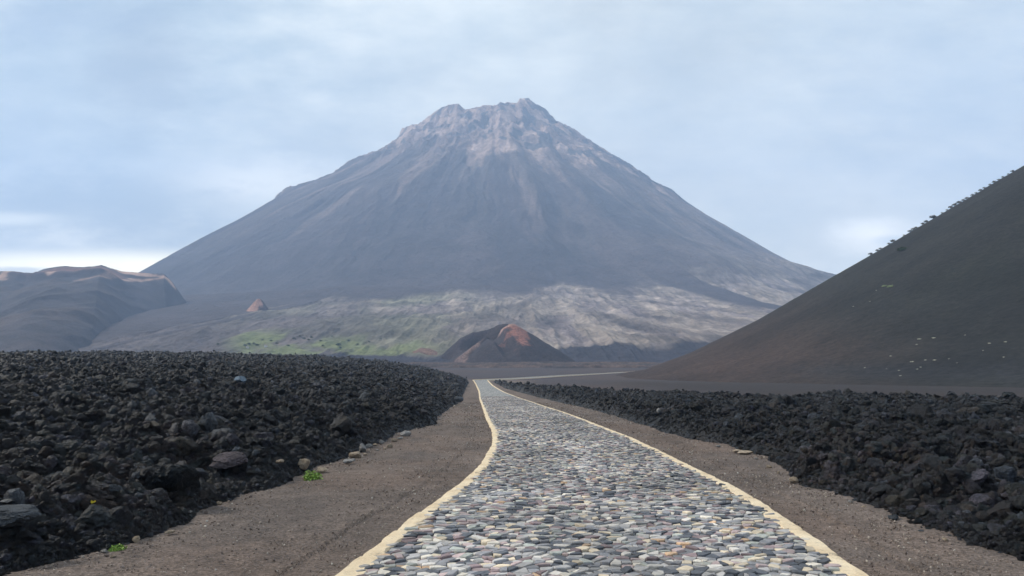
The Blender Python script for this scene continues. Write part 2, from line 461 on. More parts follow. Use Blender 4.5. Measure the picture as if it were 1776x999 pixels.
# ------------------------------------------------------------------ lava fields (bed of clinker as terrain)
def lift_left(X, Y):
    d = XLB(Y) - X
    LY = np.interp(Y, [0, 7, 14, 20, 40, 70, 100, 180, 250, 320, 420], [.28, .34, .5, .75, 1.6, 2.6, 3.2, 5.3, 6.6, 6.0, 3.0])
    up = np.where(d > 0, 1 - np.exp(-np.maximum(d, 0) / (1.7 + Y * .07)), 0)
    L = LY * up + .022 * np.clip(d, 0, 60)
    big = fbm(X * .09, Y * .09 + 4, 3) * (.25 + .006 * np.minimum(Y, 150)) * sstep(0, 5, d)
    L = L + big
    return np.where(d > 0, L + .10 * sstep(0, .3, d), -.5 * sstep(0, .5, -d)), d
RO = [(7, 200), (14, 130), (35, 75), (60, 55), (140, 50)]      # outer edge of the right-hand flow: X -> Y
def lift_right(X, Y):
    d1 = X - XRB(Y)
    yo = np.interp(X, [-8, -6, 0, 6, 12, 18, 30, 60, 140], [235, 228, 160, 118, 86, 62, 50, 47, 50]) + 5 * fbm(X * .12, X * 0 + 2, 3)
    d2 = (yo - Y) * .7
    d = np.minimum(d1, d2)
    LY = np.interp(Y, [0, 8, 14, 25, 45, 80, 120, 150, 220], [.25, .25, .3, .42, .60, .65, .42, .25, .1])
    up = np.where(d > 0, 1 - np.exp(-np.maximum(d, 0) / 1.8), 0)
    big = fbm(X * .13 + 40, Y * .13, 3) * .22 * sstep(0, 3, d)
    return np.where(d > 0, LY * up + big + .08 * sstep(0, .3, d), -.5 * sstep(0, .5, -d)), d
def clods(X, Y, seed=0):
    s = (ridged(X * .38 + seed, Y * .38, 3) * .30 - np.clip(fbm(X * .6, Y * .6 + seed + 9, 3), 0, 1) * .45
         + ridged(X * 1.2, Y * 1.2 + seed, 3) * .24 + fbm(X * 3.4, Y * 3.4 + seed, 3) * .11)
    return s
def flow_top(X, Y, L, d, seed):
    q = L + clods(X, Y, seed) * sstep(0, .8, d) * (1 + .006 * np.hypot(X, Y)) - .06
    return np.where(d > .15, np.maximum(q, .07 * sstep(.15, .6, d)), q)
def lava_bed(az0, az1, naz, lift, rmax, name, label, seed):
    az = np.radians(np.linspace(az0, az1, naz)); r = np.geomspace(4, rmax, 620)
    A, R_ = np.meshgrid(az, r); X, Y = R_ * np.sin(A), R_ * np.cos(A)
    L, d = lift(X, Y)
    Z = ground(Y) + flow_top(X, Y, L, d, seed)
    v = np.stack([X, Y, Z], -1).reshape(-1, 3)
    f = grid_faces(*X.shape, keep=(d > -.6))[:, ::-1]
    v, f, _ = compact(v, f)
    o = mesh_np(name, v, f, M['lavabase'], smooth=False)
    tag(o, label, 'lava field', kind='structure')
lava_bed(-60, -1.0, 900, lift_left, 420, 'lava_field', 'black rugged lava flow rising left of the road', 0)
lava_bed(-3.5, 52, 850, lift_right, 240, 'lava_field', 'black rugged lava flow between the road and the right hill', 77)

# ------------------------------------------------------------------ rock shapes
def ico(sub):
    import bmesh
    bm = bmesh.new(); bmesh.ops.create_icosphere(bm, subdivisions=sub, radius=1)
    v = np.array([tuple(x.co) for x in bm.verts]); f = np.array([[x.index for x in q.verts] for q in bm.faces]); bm.free()
    return v, f
ICO = {s: ico(s) for s in (1, 2, 3, 4)}
def rock_mesh(seed, sub=4, rough=1.0, flat=.7, cuts=7, name='rock', mat=None):
    r_ = np.random.default_rng(seed); v, f = ICO[sub]; v = v.copy(); o = r_.uniform(-50, 50, 3)
    n = v.copy()
    rr = 1 + rough * (.42 * ridged(n[:, 0]*.9 + o[0], n[:, 1]*.9 + o[1], 2, n[:, 2]*.9 + o[2]) - .15
         + .16 * fbm(n[:, 0]*2.6 + o[0], n[:, 1]*2.6, 3, n[:, 2]*2.6 + o[2]) + .08 * ridged(n[:, 0]*6 + o[0], n[:, 1]*6, 2, n[:, 2]*6))
    v *= rr[:, None]
    for _ in range(cuts):
        q = r_.normal(size=3); q /= np.linalg.norm(q); h = r_.uniform(.55, .9)
        dd = v @ q; over = np.maximum(dd - h, 0); v -= (over * .85)[:, None] * q
    v *= (1 - .10 * rough * np.clip(vnoise(n[:, 0]*9 + o[0], n[:, 1]*9, n[:, 2]*9 + o[1]), 0, 1) ** .7)[:, None]
    v += .03 * rough * r_.normal(size=v.shape)
    v *= np.array([r_.uniform(.85, 1.25), r_.uniform(.75, 1.0), flat * r_.uniform(.55, 1.3)])
    return v, f
def rock_obj(name, seed, mat, sub=4, rough=1.0, flat=.7, cuts=7, do_link=False):
    v, f = rock_mesh(seed, sub, rough, flat, cuts)
    return mesh_np(name, v, f, mat, smooth=False, do_link=do_link)
clinkers = [rock_obj('lava_rock', 100 + i, M['clinker'], 4 if i < 6 else 3, 1.15 if i % 2 else .8, .75, 5 + i % 4) for i in range(14)]
clinkers_far = [rock_obj('lava_rock', 150 + i, M['clinker'], 2, 1.2, .75, 5) for i in range(8)]
M['pebble'] = plain_rock('pebble', (.10, .08, .07), (.22, .19, .165))
m, nt, b = nodes('pebble_mixed')
nt.links.new(ramp(nt, N(nt, 'ShaderNodeObjectInfo').outputs['Random'],
    [(0, (.13, .10, .085)), (.5, (.16, .125, .105)), (.75, (.24, .195, .165)), (.96, (.38, .33, .27)), (1, (.55, .52, .46))]), b.inputs['Base Color'])
M['pebble'] = m
pebbles = [rock_obj('pebble', 200 + i, M['pebble'], 1 if i % 2 else 2, .5, .6, 4) for i in range(6)]

def scatter(name, pts, rot, scl, protos, label, cat):
    """many instances of a few stones on given points: one uncountable mass"""
    coll = bpy.data.collections.new(name + '_shapes')
    for p in protos: coll.objects.link(p)
    me = bpy.data.meshes.new(name); me.vertices.add(len(pts)); me.vertices.foreach_set('co', np.asarray(pts, np.float32).ravel())
    for nm, arr in (('rot', rot), ('scl', scl)):
        a = me.attributes.new(nm, 'FLOAT_VECTOR', 'POINT'); a.data.foreach_set('vector', np.asarray(arr, np.float32).ravel())
    a = me.attributes.new('pick', 'INT', 'POINT'); a.data.foreach_set('value', rng.integers(0, len(protos), len(pts)).astype(np.int32))
    o = link(bpy.data.objects.new(name, me))
    g = bpy.data.node_groups.new(name, 'GeometryNodeTree')
    g.interface.new_socket('Geometry', in_out='INPUT', socket_type='NodeSocketGeometry')
    g.interface.new_socket('Geometry', in_out='OUTPUT', socket_type='NodeSocketGeometry')
    gi, go = g.nodes.new('NodeGroupInput'), g.nodes.new('NodeGroupOutput')
    ci = g.nodes.new('GeometryNodeCollectionInfo'); ci.inputs['Collection'].default_value = coll
    ci.inputs['Separate Children'].default_value = True; ci.inputs['Reset Children'].default_value = True
    ip = g.nodes.new('GeometryNodeInstanceOnPoints'); ip.inputs['Pick Instance'].default_value = True
    def attr(nm, t):
        n = g.nodes.new('GeometryNodeInputNamedAttribute'); n.data_type = t; n.inputs['Name'].default_value = nm
        return [s for s in n.outputs if s.enabled][0]
    e2r = g.nodes.new('FunctionNodeEulerToRotation'); g.links.new(attr('rot', 'FLOAT_VECTOR'), e2r.inputs[0])
    g.links.new(gi.outputs[0], ip.inputs['Points']); g.links.new(ci.outputs[0], ip.inputs['Instance'])
    g.links.new(attr('pick', 'INT'), ip.inputs['Instance Index']); g.links.new(e2r.outputs[0], ip.inputs['Rotation'])
    g.links.new(attr('scl', 'FLOAT_VECTOR'), ip.inputs['Scale']); g.links.new(ip.outputs[0], go.inputs[0])
    md = o.modifiers.new('scatter', 'NODES'); md.node_group = g
    tag(o, label, cat, kind='stuff'); return o

def clinker_points(lift, n, az0, az1, rmax, seed, pw):
    az = np.radians(rng.uniform(az0, az1, n)); r = 5.5 * (rmax / 5.5) ** (rng.random(n) ** pw)
    X, Y = r * np.sin(az), r * np.cos(az)
    L, d = lift(X, Y)
    ok = (d > .05) & (Y > 4)
    X, Y, L, d, r = X[ok], Y[ok], L[ok], d[ok], r[ok]
    size = .021 * np.exp(rng.normal(.2, .60, len(X))) * (1 + np.clip(r - 8, 0, 150) * .020)
    size = np.clip(size, .014, .36) * (.4 + .6 * sstep(0, .9, d))
    z = ground(Y) + flow_top(X, Y, L, d, seed) + size * rng.uniform(-.1, .45, len(X))
    return X, Y, z, size, r
LEFT = clinker_points(lift_left, 480000, -39, -1.2, 330, 0, 1.0)
RIGHT = clinker_points(lift_right, 400000, -3.2, 39, 225, 77, 1.0)

def place_rubble(S, side, label):
    X, Y, z, s, r = S
    px, py = proj(X, Y, z)
    seen = (px > 8) & (px < 1768) & (py < 985)
    show = np.where(seen, s / r, 0)
    top = np.argsort(-show)[:900]
    # spread the big single blocks: keep the largest, not crowding each other
    chosen = []; cp = []
    for i in top:
        if all((px[i] - a) ** 2 + (py[i] - b) ** 2 > 20 ** 2 for a, b in cp):
            chosen.append(i); cp.append((px[i], py[i]))
        if len(chosen) >= 150: break
    ch = np.array(chosen)
    for n_, i in enumerate(ch):
        p = clinkers[n_ % len(clinkers)]
        o = p.copy(); link(o); o.name = 'lava_rock'
        o.location = (X[i], Y[i], z[i]); k = s[i] * 1.15
        o.scale = (k, k, k); o.rotation_euler = (rng.uniform(-.6, .6), rng.uniform(-.6, .6), rng.uniform(0, 6.28))
        tag(o, label, 'lava rock', 'loose blocks on the %s lava flow' % side)
    keep = np.ones(len(X), bool); keep[ch] = False
    for nm, k, pr in (('lava_rubble', keep & (r < 42), clinkers), ('lava_rubble', keep & (r >= 42), clinkers_far)):
        n = int(k.sum())
        rot = np.stack([rng.uniform(-3.1, 3.1, n), rng.uniform(-.9, .9, n), rng.uniform(0, 6.28, n)], 1)
        sc_ = s[k][:, None] * rng.uniform(.75, 1.3, (n, 3))
        scatter(nm, np.stack([X[k], Y[k], z[k]], 1), rot, sc_, pr,
                'loose black clinker %s %s of the road' % ('covering the near lava' if pr is clinkers else 'on the distant lava', side), 'rubble')
place_rubble(LEFT, 'left', 'jagged black lava block, part of the big clinker left of the road')
place_rubble(RIGHT, 'right', 'jagged black lava block, part of the big clinker right of the road')

# gravel on the verges
def verge_gravel():
    n = 26000
    Y = 6.3 * (70 / 6.3) ** (rng.random(n) ** 1.2)
    left = rng.random(n) < .5
    u = rng.random(n)
    X = np.where(left, XLB(Y) + u * (XL(Y) - .04 - XLB(Y)), XR(Y) + .04 + u * (XRB(Y) - XR(Y) - .04))
    big = rng.random(n)
    s = .0042 * np.exp(rng.normal(0, .75, n)) * (1 + Y * .045)
    edge = np.where(left, u, 1 - u)                     # 0 next to the lava
    s = np.minimum(s, .009 + .0006 * Y)
    s *= 1 + 1.6 * np.exp(-edge / .07) * rng.random(n)
    z = ground(Y) + fbm(X * .5, Y * .5, 3) * .05 + s * .1
    keep = rng.random(n) < (.25 + .75 * np.clip(fbm(X*1.1, Y*.7, 3) + .5, 0, 1))
    X, Y, z, s = X[keep], Y[keep], z[keep], s[keep]; n = len(X)
    rot = rng.uniform(-3.1, 3.1, (n, 3))
    scatter('gravel', np.stack([X, Y, z], 1), rot, s[:, None] * rng.uniform(.7, 1.4, (n, 3)), pebbles,
            'loose brown and pale gravel on the verges', 'gravel')
verge_gravel()

# ------------------------------------------------------------------ single stones
def surf_left(X, Y):
    a, b_ = np.array([X]), np.array([Y]); L, d = lift_left(a, b_); return float(ground(Y) + max(flow_top(a, b_, L, d, 0)[0] + .06, 0))
def surf_right(X, Y):
    a, b_ = np.array([X]), np.array([Y]); L, d = lift_right(a, b_); return float(ground(Y) + max(flow_top(a, b_, L, d, 77)[0] + .06, 0))
def march(px, py, surf, y0=5, y1=400):
    x, y, z = ray(px, py); t = np.geomspace(y0, y1, 3000)
    for Y in t:
        if CAM_Z + z / y * Y <= surf(x / y * Y, Y): return x / y * Y, Y
    return x / y * y1, y1
def stone(name, seed, mat, px, py, wpx, label, surf, cat='stone', flat=.7, rough=.7, group=None, sink=.25, hpx=None, rz=None, cuts=8):
    X, Y = march(px, py, surf)
    k = wpx * 1.0 / F_PX * Y / 2; sink = sink * .5
    o = rock_obj(name, seed, M[mat], 4, rough, flat, cuts, do_link=True)
    kz = k if hpx is None else (hpx / F_PX * Y / 2 / flat)
    o.scale = (k, k * .9, kz); o.rotation_euler = (0, 0, rz if rz is not None else (seed * 1.7) % 6.28)
    o.location = (X, Y, surf(X, Y) + kz * flat * (1 - 2 * sink))
    tag(o, label, cat, group); return o
sl, sr, sg = surf_left, surf_right, (lambda X, Y: float(ground(Y)))
stone('boulder', 301, 'mauve', 396, 822, 62, 'large mauve grey boulder amid the black clinker, left of the tan stones', sl, 'boulder', .75, .8)
stone('boulder', 302, 'bluegrey', 416, 664, 24, 'smooth pale blue grey boulder far out on the left lava', sl, 'boulder', .6, .4)
stone('boulder', 303, 'slab', 22, 912, 92, 'wide grey slab of rock at the lower left edge of the lava', sl, 'boulder', .45, .6, hpx=48, rz=.2)
stone('stone', 304, 'palegrey', 8, 880, 26, 'small pale grey stone on top of the wide slab at far left', sl, flat=.35, rough=.4, sink=-.9)
stone('stone', 305, 'slab', 192, 856, 30, 'squarish grey block in the black clinker above the lower left verge', sl, flat=.75)
stone('stone', 306, 'slab', 362, 748, 34, 'upright dark slate slab leaning in the middle of the left lava', sl, flat=1.1)
stone('stone', 307, 'tan', 486, 804, 18, 'thin cream slab lying flat on the lava left of the green plant', sl, flat=.35, sink=0)
stone('stone', 308, 'tan', 527, 812, 24, 'rounded tan stone with an arched top behind the green plant', sl, flat=.8, rough=.4)
stone('stone', 309, 'tan', 556, 822, 22, 'tan stone at the right side of the bright green plant', sg, flat=.7, rough=.4)
stone('stone', 310, 'palegrey', 298, 904, 20, 'rounded pale grey stone at the lava edge, lower left verge', sg, flat=.8, rough=.3)
stone('stone', 311, 'tan', 295, 925, 18, 'low beige stone lying on the verge below the rounded pale grey one', sg, flat=.4, rough=.3)
stone('stone', 312, 'tan', 237, 942, 16, 'small orange tan stone beside the lowest green plant', sg, flat=.7, rough=.3)
stone('stone', 313, 'palegrey', 604, 806, 26, 'pale beige stone, nearest of the row edging the left verge', sg, flat=.6, rough=.4)
stone('stone', 314, 'tan', 618, 794, 24, 'cream stone, second nearest of the row edging the left verge', sg, flat=.5, rough=.4)
stone('stone', 315, 'palegrey', 629, 784, 20, 'pale stone with a round top in the middle of the left verge row', sg, flat=.8, rough=.4)
stone('stone', 316, 'tan', 676, 778, 9, 'small upright cream stone at the far end of the left verge row', sg, flat=1.1, rough=.4)
stone('boulder', 317, 'palegrey', 703, 757, 21, 'light grey rounded boulder at the lava foot beyond the left verge row', sg, 'boulder', .6, .5)
stone('boulder', 318, 'slab', 794, 698, 16, 'dark rounded boulder on the lava corner close to the left kerb far ahead', sg, 'boulder', .9, .5)
stone('stone', 319, 'tan', 1279, 786, 18, 'cream stone with flat top at the edge of the right lava', sg, flat=.5, rough=.4)
stone('stone', 320, 'tan', 1293, 788, 30, 'long low tan stone on the bank of the right lava', sg, flat=.3, rough=.4)
stone('stone', 321, 'tan', 1376, 837, 13, 'single round beige stone at the right verge edge below the clinker', sg, flat=.8, rough=.3)
stone('stone', 322, 'slab', 1550, 902, 22, 'flat grey brown stone at the near edge of the right lava', sg, flat=.6)
stone('stone', 323, 'tan', 1334, 812, 10, 'tiny cream stone halfway between the long tan stone and the round beige one', sg, flat=.6, rough=.3)
stone('boulder', 324, 'palegrey', 1142, 716, 12, 'light grey boulder on the far part of the right lava', sr, 'boulder', .8, .5)
stone('stone', 325, 'tan', 1080, 724, 8, 'small pink beige stone on the far edge of the right lava', sg, flat=.8, rough=.4)
for i, (px, py, w) in enumerate([(640, 778, 14), (650, 774, 12), (662, 770, 13), (684, 766, 12), (694, 762, 10), (668, 780, 8), (612, 800, 10), (634, 790, 9), (655, 783, 8)]):
    stone('stone', 340 + i, ['palegrey', 'tan'][i % 2], px, py, w, 'one of the small pale stones loosely lining the left verge', sg, flat=.6, rough=.5, group='small pale stones lining the left verge')
for i, (px, py, w) in enumerate([(1312, 797, 8), (1350, 822, 8), (1436, 850, 9), (1475, 873, 12), (1500, 882, 10), (1598, 924, 10), (1246, 776, 8), (1640, 938, 9)]):
    stone('stone', 360 + i, ['palegrey', 'tan', 'slab'][i % 3], px, py, w, 'one of the small pale stones along the right verge', sg, flat=.6, rough=.5, group='small pale stones along the right verge')
for i, (px, py, w) in enumerate([(180, 960, 14), (196, 968, 10), (345, 884, 14), (330, 892, 10), (380, 876, 10), (262, 930, 10), (420, 856, 8)]):
    stone('stone', 380 + i, ['palegrey', 'tan', 'slab'][i % 3], px, py, w, 'one of the small pale stones at the near left lava edge', sg, flat=.6, rough=.5, group='small pale stones at the near left lava edge')
# outcrops standing above the skyline of the right flow, and on the left one
def outcrop(px, py, Y, wpx, hpx, seed, surf, label):
    X = at(px, py, Y)[0]; k = wpx / F_PX * Y / 2; h = hpx / F_PX * Y
    v, f = rock_mesh(seed, 4, 1.3, 1.0, 5); v2, f2 = rock_mesh(seed + 1, 4, 1.3, 1.0, 5)
    v2 = v2 * .6 + np.array([.8, .1, -.2]); v = np.concatenate([v, v2]); f = np.concatenate([f, f2 + len(v) - len(v2)])
    o = mesh_np('lava_outcrop', v, f, M['clinker'], smooth=False)
    o.scale = (k / 1.4, k / 1.4, h / 1.6); o.location = (X, Y, surf(X, Y) + h * .15); tag(o, label, 'outcrop')
outcrop(1500, 685, 40, 26, 20, 401, sr, 'jagged lava knob poking above the middle of the right flow')
outcrop(1610, 690, 42, 22, 16, 403, sr, 'small pointed lava knob between the jagged knob and the frame edge')
outcrop(1730, 700, 40, 60, 22, 405, sr, 'broad lava hump above the right flow near the frame edge')
outcrop(362, 628, 95, 34, 14, 407, sl, 'black lava hump standing on the crest of the left flow')
outcrop(1150, 683, 52, 34, 12, 409, sr, 'low dark lava lump at the foot of the brown hill')

# ------------------------------------------------------------------ plants
def leaf_clump(n, spread, leaf, seed, flat=.7):
    r_ = np.random.default_rng(seed)
    d = r_.normal(size=(n, 3)); d /= np.linalg.norm(d, axis=1)[:, None]
    lob = 1 + .35 * vnoise(d[:, 0]*2 + seed, d[:, 1]*2, d[:, 2]*2 + 3)
    c = d * (r_.random(n) ** .4 * lob)[:, None] * spread * np.array([1, 1, flat]); c[:, 2] = np.abs(c[:, 2]) 
    a = r_.normal(size=(n, 3)); a /= np.linalg.norm(a, axis=1)[:, None]
    b = np.cross(a, r_.normal(size=(n, 3))); b /= np.linalg.norm(b, axis=1)[:, None]
    s = leaf * r_.uniform(.6, 1.4, n)[:, None]
    q = np.stack([c - a * s, c - b * s * .45, c + a * s, c + b * s * .45], 1)
    return q.reshape(-1, 3), np.arange(4 * n).reshape(-1, 4)
def plant_mesh(name, n, spread, leaf, seed, mat, flat=.7):
    v, f = leaf_clump(n, spread, leaf, seed, flat); return mesh_np(name, v, f, M[mat], smooth=False, do_link=False)
def twigs(name, h, seed, parent, n=7):
    r_ = np.random.default_rng(seed); V, Fc = [], []
    for _ in range(n):
        d = np.array([r_.normal() * .5, r_.normal() * .5, 1.0]); d /= np.linalg.norm(d); L = h * r_.uniform(.6, 1)
        u = np.cross(d, [0, 1, .2]); u /= np.linalg.norm(u); w = np.cross(d, u)
        k = len(V) * 8; rb = h * .035
        ring = [np.array([0, 0, -h * .15]) + rb * (u * a + w * b_) for a, b_ in ((1, 0), (0, 1), (-1, 0), (0, -1))]
        ring += [d * L + rb * .3 * (u * a + w * b_) for a, b_ in ((1, 0), (0, 1), (-1, 0), (0, -1))]
        V.append(ring); Fc += [[k + i, k + (i + 1) % 4, k + 4 + (i + 1) % 4, k + 4 + i] for i in range(4)]
    return mesh_np(name, np.array(V).reshape(-1, 3), Fc, M['bark'], smooth=False, parent=parent, do_link=False)

def verge_plant(px, py, wpx, seed, label, mat='leaf_bright'):
    X, Y = ground_hit(px, py); w = wpx / F_PX * Y / 2
    e = link(bpy.data.objects.new('green_plant', None)); e.location = (X, Y, float(ground(Y)) - .01); e.empty_display_size = .1
    tag(e, label, 'plant')
    o = plant_mesh('foliage', 420, w, w * .16, seed, mat, .75); link(o); o.parent = e
    t = twigs('stems', w * .7, seed, e); link(t)
verge_plant(541, 832, 36, 1, 'bright green leafy plant between tan stones at the left lava edge')
verge_plant(203, 955, 30, 2, 'green leafy plant nearest the camera at the lower left verge')
# tiny yellow flower in the left lava
X, Y = march(161, 889, surf_left)
e = link(bpy.data.objects.new('yellow_flower', None)); e.location = (X, Y, surf_left(X, Y) + .12); tag(e, 'tiny yellow flower growing out of the black lava at left', 'flower')
o = plant_mesh('petals', 14, .022, .02, 5, 'straw_green'); link(o); o.parent = e
mm, nt, b = nodes('yellow_petal'); b.inputs['Base Color'].default_value = (.75, .6, .05, 1); o.data.materials[0] = mm
t = twigs('stem', .05, 5, e, 3); t.location.z = -.05; link(t)

# ------------------------------------------------------------------ right-hand cinder hill
HX, HY, HR, HH = 345.0, 335.0, 290.0, 168.0
def hill_h(X, Y):
    th = np.arctan2(X - HX, Y - HY)
    r = np.hypot(X - HX, Y - HY) / (1 + .03 * np.sin(2 * th + 1) + .012 * fbm(np.cos(th) * 3, np.sin(th) * 3, 3))
    t = (HR - r)
    # concave skirt, straight slope
    z = np.where(t < -40, -20, np.interp(t, [-40, 0, 25, 60, 120, 200, 250, 290], [-4.5, 1.5, 10.5, 27.5, 61, 107, 135, 146]))
    z = z + .5 * fbm(X * .03, Y * .03, 4) + .18 * fbm(X * .3, Y * .3, 3)
    return z + ground(Y) * .6
def build_hill():
    az = np.radians(np.linspace(4, 75, 760)); r = np.concatenate([np.linspace(110, 650, 420)])
    A, R_ = np.meshgrid(az, r); X, Y = R_ * np.sin(A), R_ * np.cos(A)
    Z = hill_h(X, Y)
    h = np.clip(Z / 140, 0, 1)
    red = np.array([.052, .033, .026]); dark = np.array([.021, .020, .017]); grn = np.array([.024, .027, .017])
    az_ = np.degrees(A)
    C = mix(red, dark, sstep(14, 34, az_ + 30 * h + 3 * fbm(X * .02, Y * .02, 3)))
    C = mix(C, grn, sstep(.45, .7, fbm(X * .013 + 4, Y * .013, 4) * .5 + .5) * sstep(.1, .4, h) * .8)
    C = C * (1 + .22 * fbm(np.arctan2(X - HX, Y - HY) * 40, R_ * .006, 3)[..., None])
    band = np.exp(-((Z - 1.5) / 2.2) ** 2)
    C = mix(C, [.026, .026, .028], band * .75 * sstep(16, 26, az_))
    Zg = ground(Y)
    f = grid_faces(*X.shape, keep=(Z > Zg - 1.5))[:, ::-1]
    v, f, c = compact(np.stack([X, Y, Z], -1).reshape(-1, 3), f, C.reshape(-1, 3))
    tag(mesh_np('hill', v, f, M['ash'], c), 'steep dark ash hill rising to the right edge', 'hill', kind='structure')
build_hill()

def march_hill(px, py):
    x, y, z = ray(px, py); Y = np.arange(90, 500, .25)
    zz = CAM_Z + z / y * Y; ok = zz <= hill_h(x / y * Y, Y)
    i = int(np.argmax(ok)); return (x / y * Y[i], Y[i], ok.any())

def hill_crest(px):
    """point of the hill's skyline at this picture column"""
    Y = np.arange(120, 480, .5); x, y, z = ray(px, 480); X = x / y * Y
    e = (hill_h(X, Y) - CAM_Z) / Y; i = int(np.argmax(e)); return X[i], Y[i], float(hill_h(X[i], Y[i]))
# ridge shrubs: trunk + foliage
def shrub_tree(name, n, spread, leaf, seed, mat):
    e = bpy.data.objects.new(name, None); e.empty_display_size = .3
    fo = plant_mesh('foliage', n, spread, leaf, seed, mat, .75); fo.parent = e; fo.location.z = spread * .35
    tw = twigs('stems', spread * .9, seed, e)
    return e, [fo, tw]
def copy_tree(src, first, loc, s, rz, label, cat, group):
    e0, ch = src
    e = e0.copy(); link(e); e.location = loc; e.scale = (s,) * 3; e.rotation_euler = (0, 0, rz); tag(e, label, cat, group)
    for c in ch:
        k = c.copy(); link(k); k.parent = e
    return e
ridge = [shrub_tree('shrub', 170, .8, .16, 20 + i, 'leaf_olive') for i in range(4)]
cols_px = [(1512, 10), (1524, 8), (1530, 7), (1545, 8), (1552, 13), (1572, 6), (1583, 9), (1589, 10), (1594, 7), (1606, 8), (1612, 9), (1625, 12), (1628, 7), (1641, 6), (1650, 6),
           (1657, 9), (1664, 11), (1672, 12), (1680, 7), (1686, 9), (1696, 8), (1703, 6), (1711, 9), (1718, 7), (1728, 6), (1736, 8), (1744, 6), (1752, 7), (1762, 6), (1770, 8)]
for i, (px, w) in enumerate(cols_px):
    X, Y, Z = hill_crest(px); s = w / F_PX * Y / 1.85 * random.uniform(.85, 1.1)
    copy_tree(ridge[i % 4], 0, (X, Y, Z - .1), s, random.uniform(0, 6), 'scrubby dark shrub, one of the row on the skyline of the right hill', 'shrub', 'shrubs on the skyline of the right hill')
# pale tufts on the slope
tuft = [plant_mesh('dry_tuft', 90, .8, .2, 40 + i, 'straw', .6) for i in range(3)]
for i, (px, py, w) in enumerate([(1595, 589, 9), (1620, 587, 10), (1582, 628, 9), (1605, 625, 6), (1621, 625, 8), (1646, 623, 5), (1590, 598, 5), (1559, 643, 5), (1562, 652, 6), (1591, 641, 6), (1597, 637, 5),
        (1545, 618, 6), (1500, 638, 5), (1716, 596, 7), (1744, 594, 7), (1705, 608, 4), (1741, 620, 5), (1509, 523, 4), (1520, 504, 4), (1480, 532, 4), (1674, 582, 4), (1538, 640, 3), (1660, 630, 3)]):
    X, Y, ok = march_hill(px, py); o = tuft[i % 3].copy(); link(o)
    k = w / F_PX * Y / 2.1; o.scale = (k, k, k * .7); o.location = (X, Y, float(hill_h(np.array(X), np.array(Y)))); o.rotation_euler.z = i
    tag(o, 'one of the tiny pale dry tufts scattered low on the dark right hill', 'tuft', 'pale dry tufts on the right hill')
for k_, (px, py, w, mt, lab) in enumerate([(1534, 497, 10, 'straw_green', 'left half of the pair of yellow green bushes high on the right hill'),
        (1545, 498, 12, 'straw_green', 'right half of the pair of yellow green bushes high on the right hill'),
        (1566, 434, 18, 'leaf_dark', 'dark green bush just under the skyline of the right hill')]):
    X, Y, ok = march_hill(px, py); o = plant_mesh('bush', 300, w / F_PX * Y / 2, w / F_PX * Y * .07, 60 + k_, mt, .6); link(o)
    o.location = (X, Y, float(hill_h(np.array(X), np.array(Y)))); tag(o, lab, 'bush')

# ------------------------------------------------------------------ the volcano
DX, DY = -98.0, 3300.0
SIL = [(-200, 700), (0, 602), (100, 548), (180, 505), (245, 470), (300, 440), (350, 412), (400, 387), (440, 366), (484, 340), (492, 326), (504, 320), (548, 312), (576, 302), (586, 296), (590, 288),
       (612, 274), (640, 266), (668, 254), (690, 240), (696, 224), (712, 217), (732, 213), (752, 194), (772, 183), (796, 179), (801, 187), (812, 189), (824, 187), (840, 182),
       (856, 183), (880, 177), (897, 179), (900, 171), (916, 170), (926, 178), (944, 188), (964, 208), (978, 216), (990, 220), (1030, 248), (1080, 278), (1108, 293), (1130, 313),
       (1165, 328), (1190, 350), (1230, 375), (1280, 403), (1340, 438), (1380, 458), (1410, 462), (1435, 470), (1454, 484), (1520, 520), (1600, 555), (1776, 620), (2000, 700)]
SP = np.array(SIL, float)
def sil_z(px):                                    # height of the skyline at the axis distance
    py = np.interp(px, SP[:, 0], SP[:, 1]); u = (px - 888) / F_PX; v = (499.5 - py) / F_PX
    yy = math.cos(PITCH) - v * math.sin(PITCH); zz = math.sin(PITCH) + v * math.cos(PITCH)
    return u / yy * DY, CAM_Z + zz / yy * DY
_sx, _sz = sil_z(np.arange(-200, 2001, 2.0))
_rl = np.arange(0, 3400, 4.0)
profL = np.interp(-_rl + DX, _sx, _sz); profR = np.interp(_rl + DX, _sx, _sz)
gyv = lambda r: np.interp(r, [1500, 1700, 1900, 2100, 2300, 2400, 2500, 2600, 2700, 3000], [292, 195, 137, 99, 64, 47, 28, 11, 2, -25])
def volcano_base(X, Y, pL, pR):
    dx, dy = X - DX, Y - DY
    r = np.hypot(dx, dy); c = dx / np.maximum(r, 1)
    w = sstep(-.75, .75, c)
    side = sstep(.72, .96, np.abs(dx) / np.maximum(r, 1))            # the shoulders belong to the two flanks only
    side = np.maximum(side, sstep(420, 300, r))
    sL, sR = _smooth(pL, 121), _smooth(pR, 121)
    zl = np.interp(r, _rl, pL) * side + np.interp(r, _rl, sL) * (1 - side)
    zr = np.interp(r, _rl, pR) * side + np.interp(r, _rl, sR) * (1 - side)
    zp = zl * (1 - w) + zr * w
    # lower front apron: gentler than the flanks
    front = sstep(.0, .8, -dy / np.maximum(r, 1))
    zf = zp + (gyv(r) - zp) * sstep(1480, 1820, r)
    # top: ragged rim seen along its length
    S = np.where(dx < 0, np.interp(np.abs(dx), _rl, pL), np.interp(np.abs(dx), _rl, pR))
    ztop = S - (np.abs(dy + 60) / 330) ** 1.7 * 150
    k = sstep(400, 230, r)
    z = zp * (1 - front) + zf * front
    z = z * (1 - k) + ztop * k
    crater = sstep(190, 60, np.hypot(dx, dy - 60)) * 70
    return z - crater
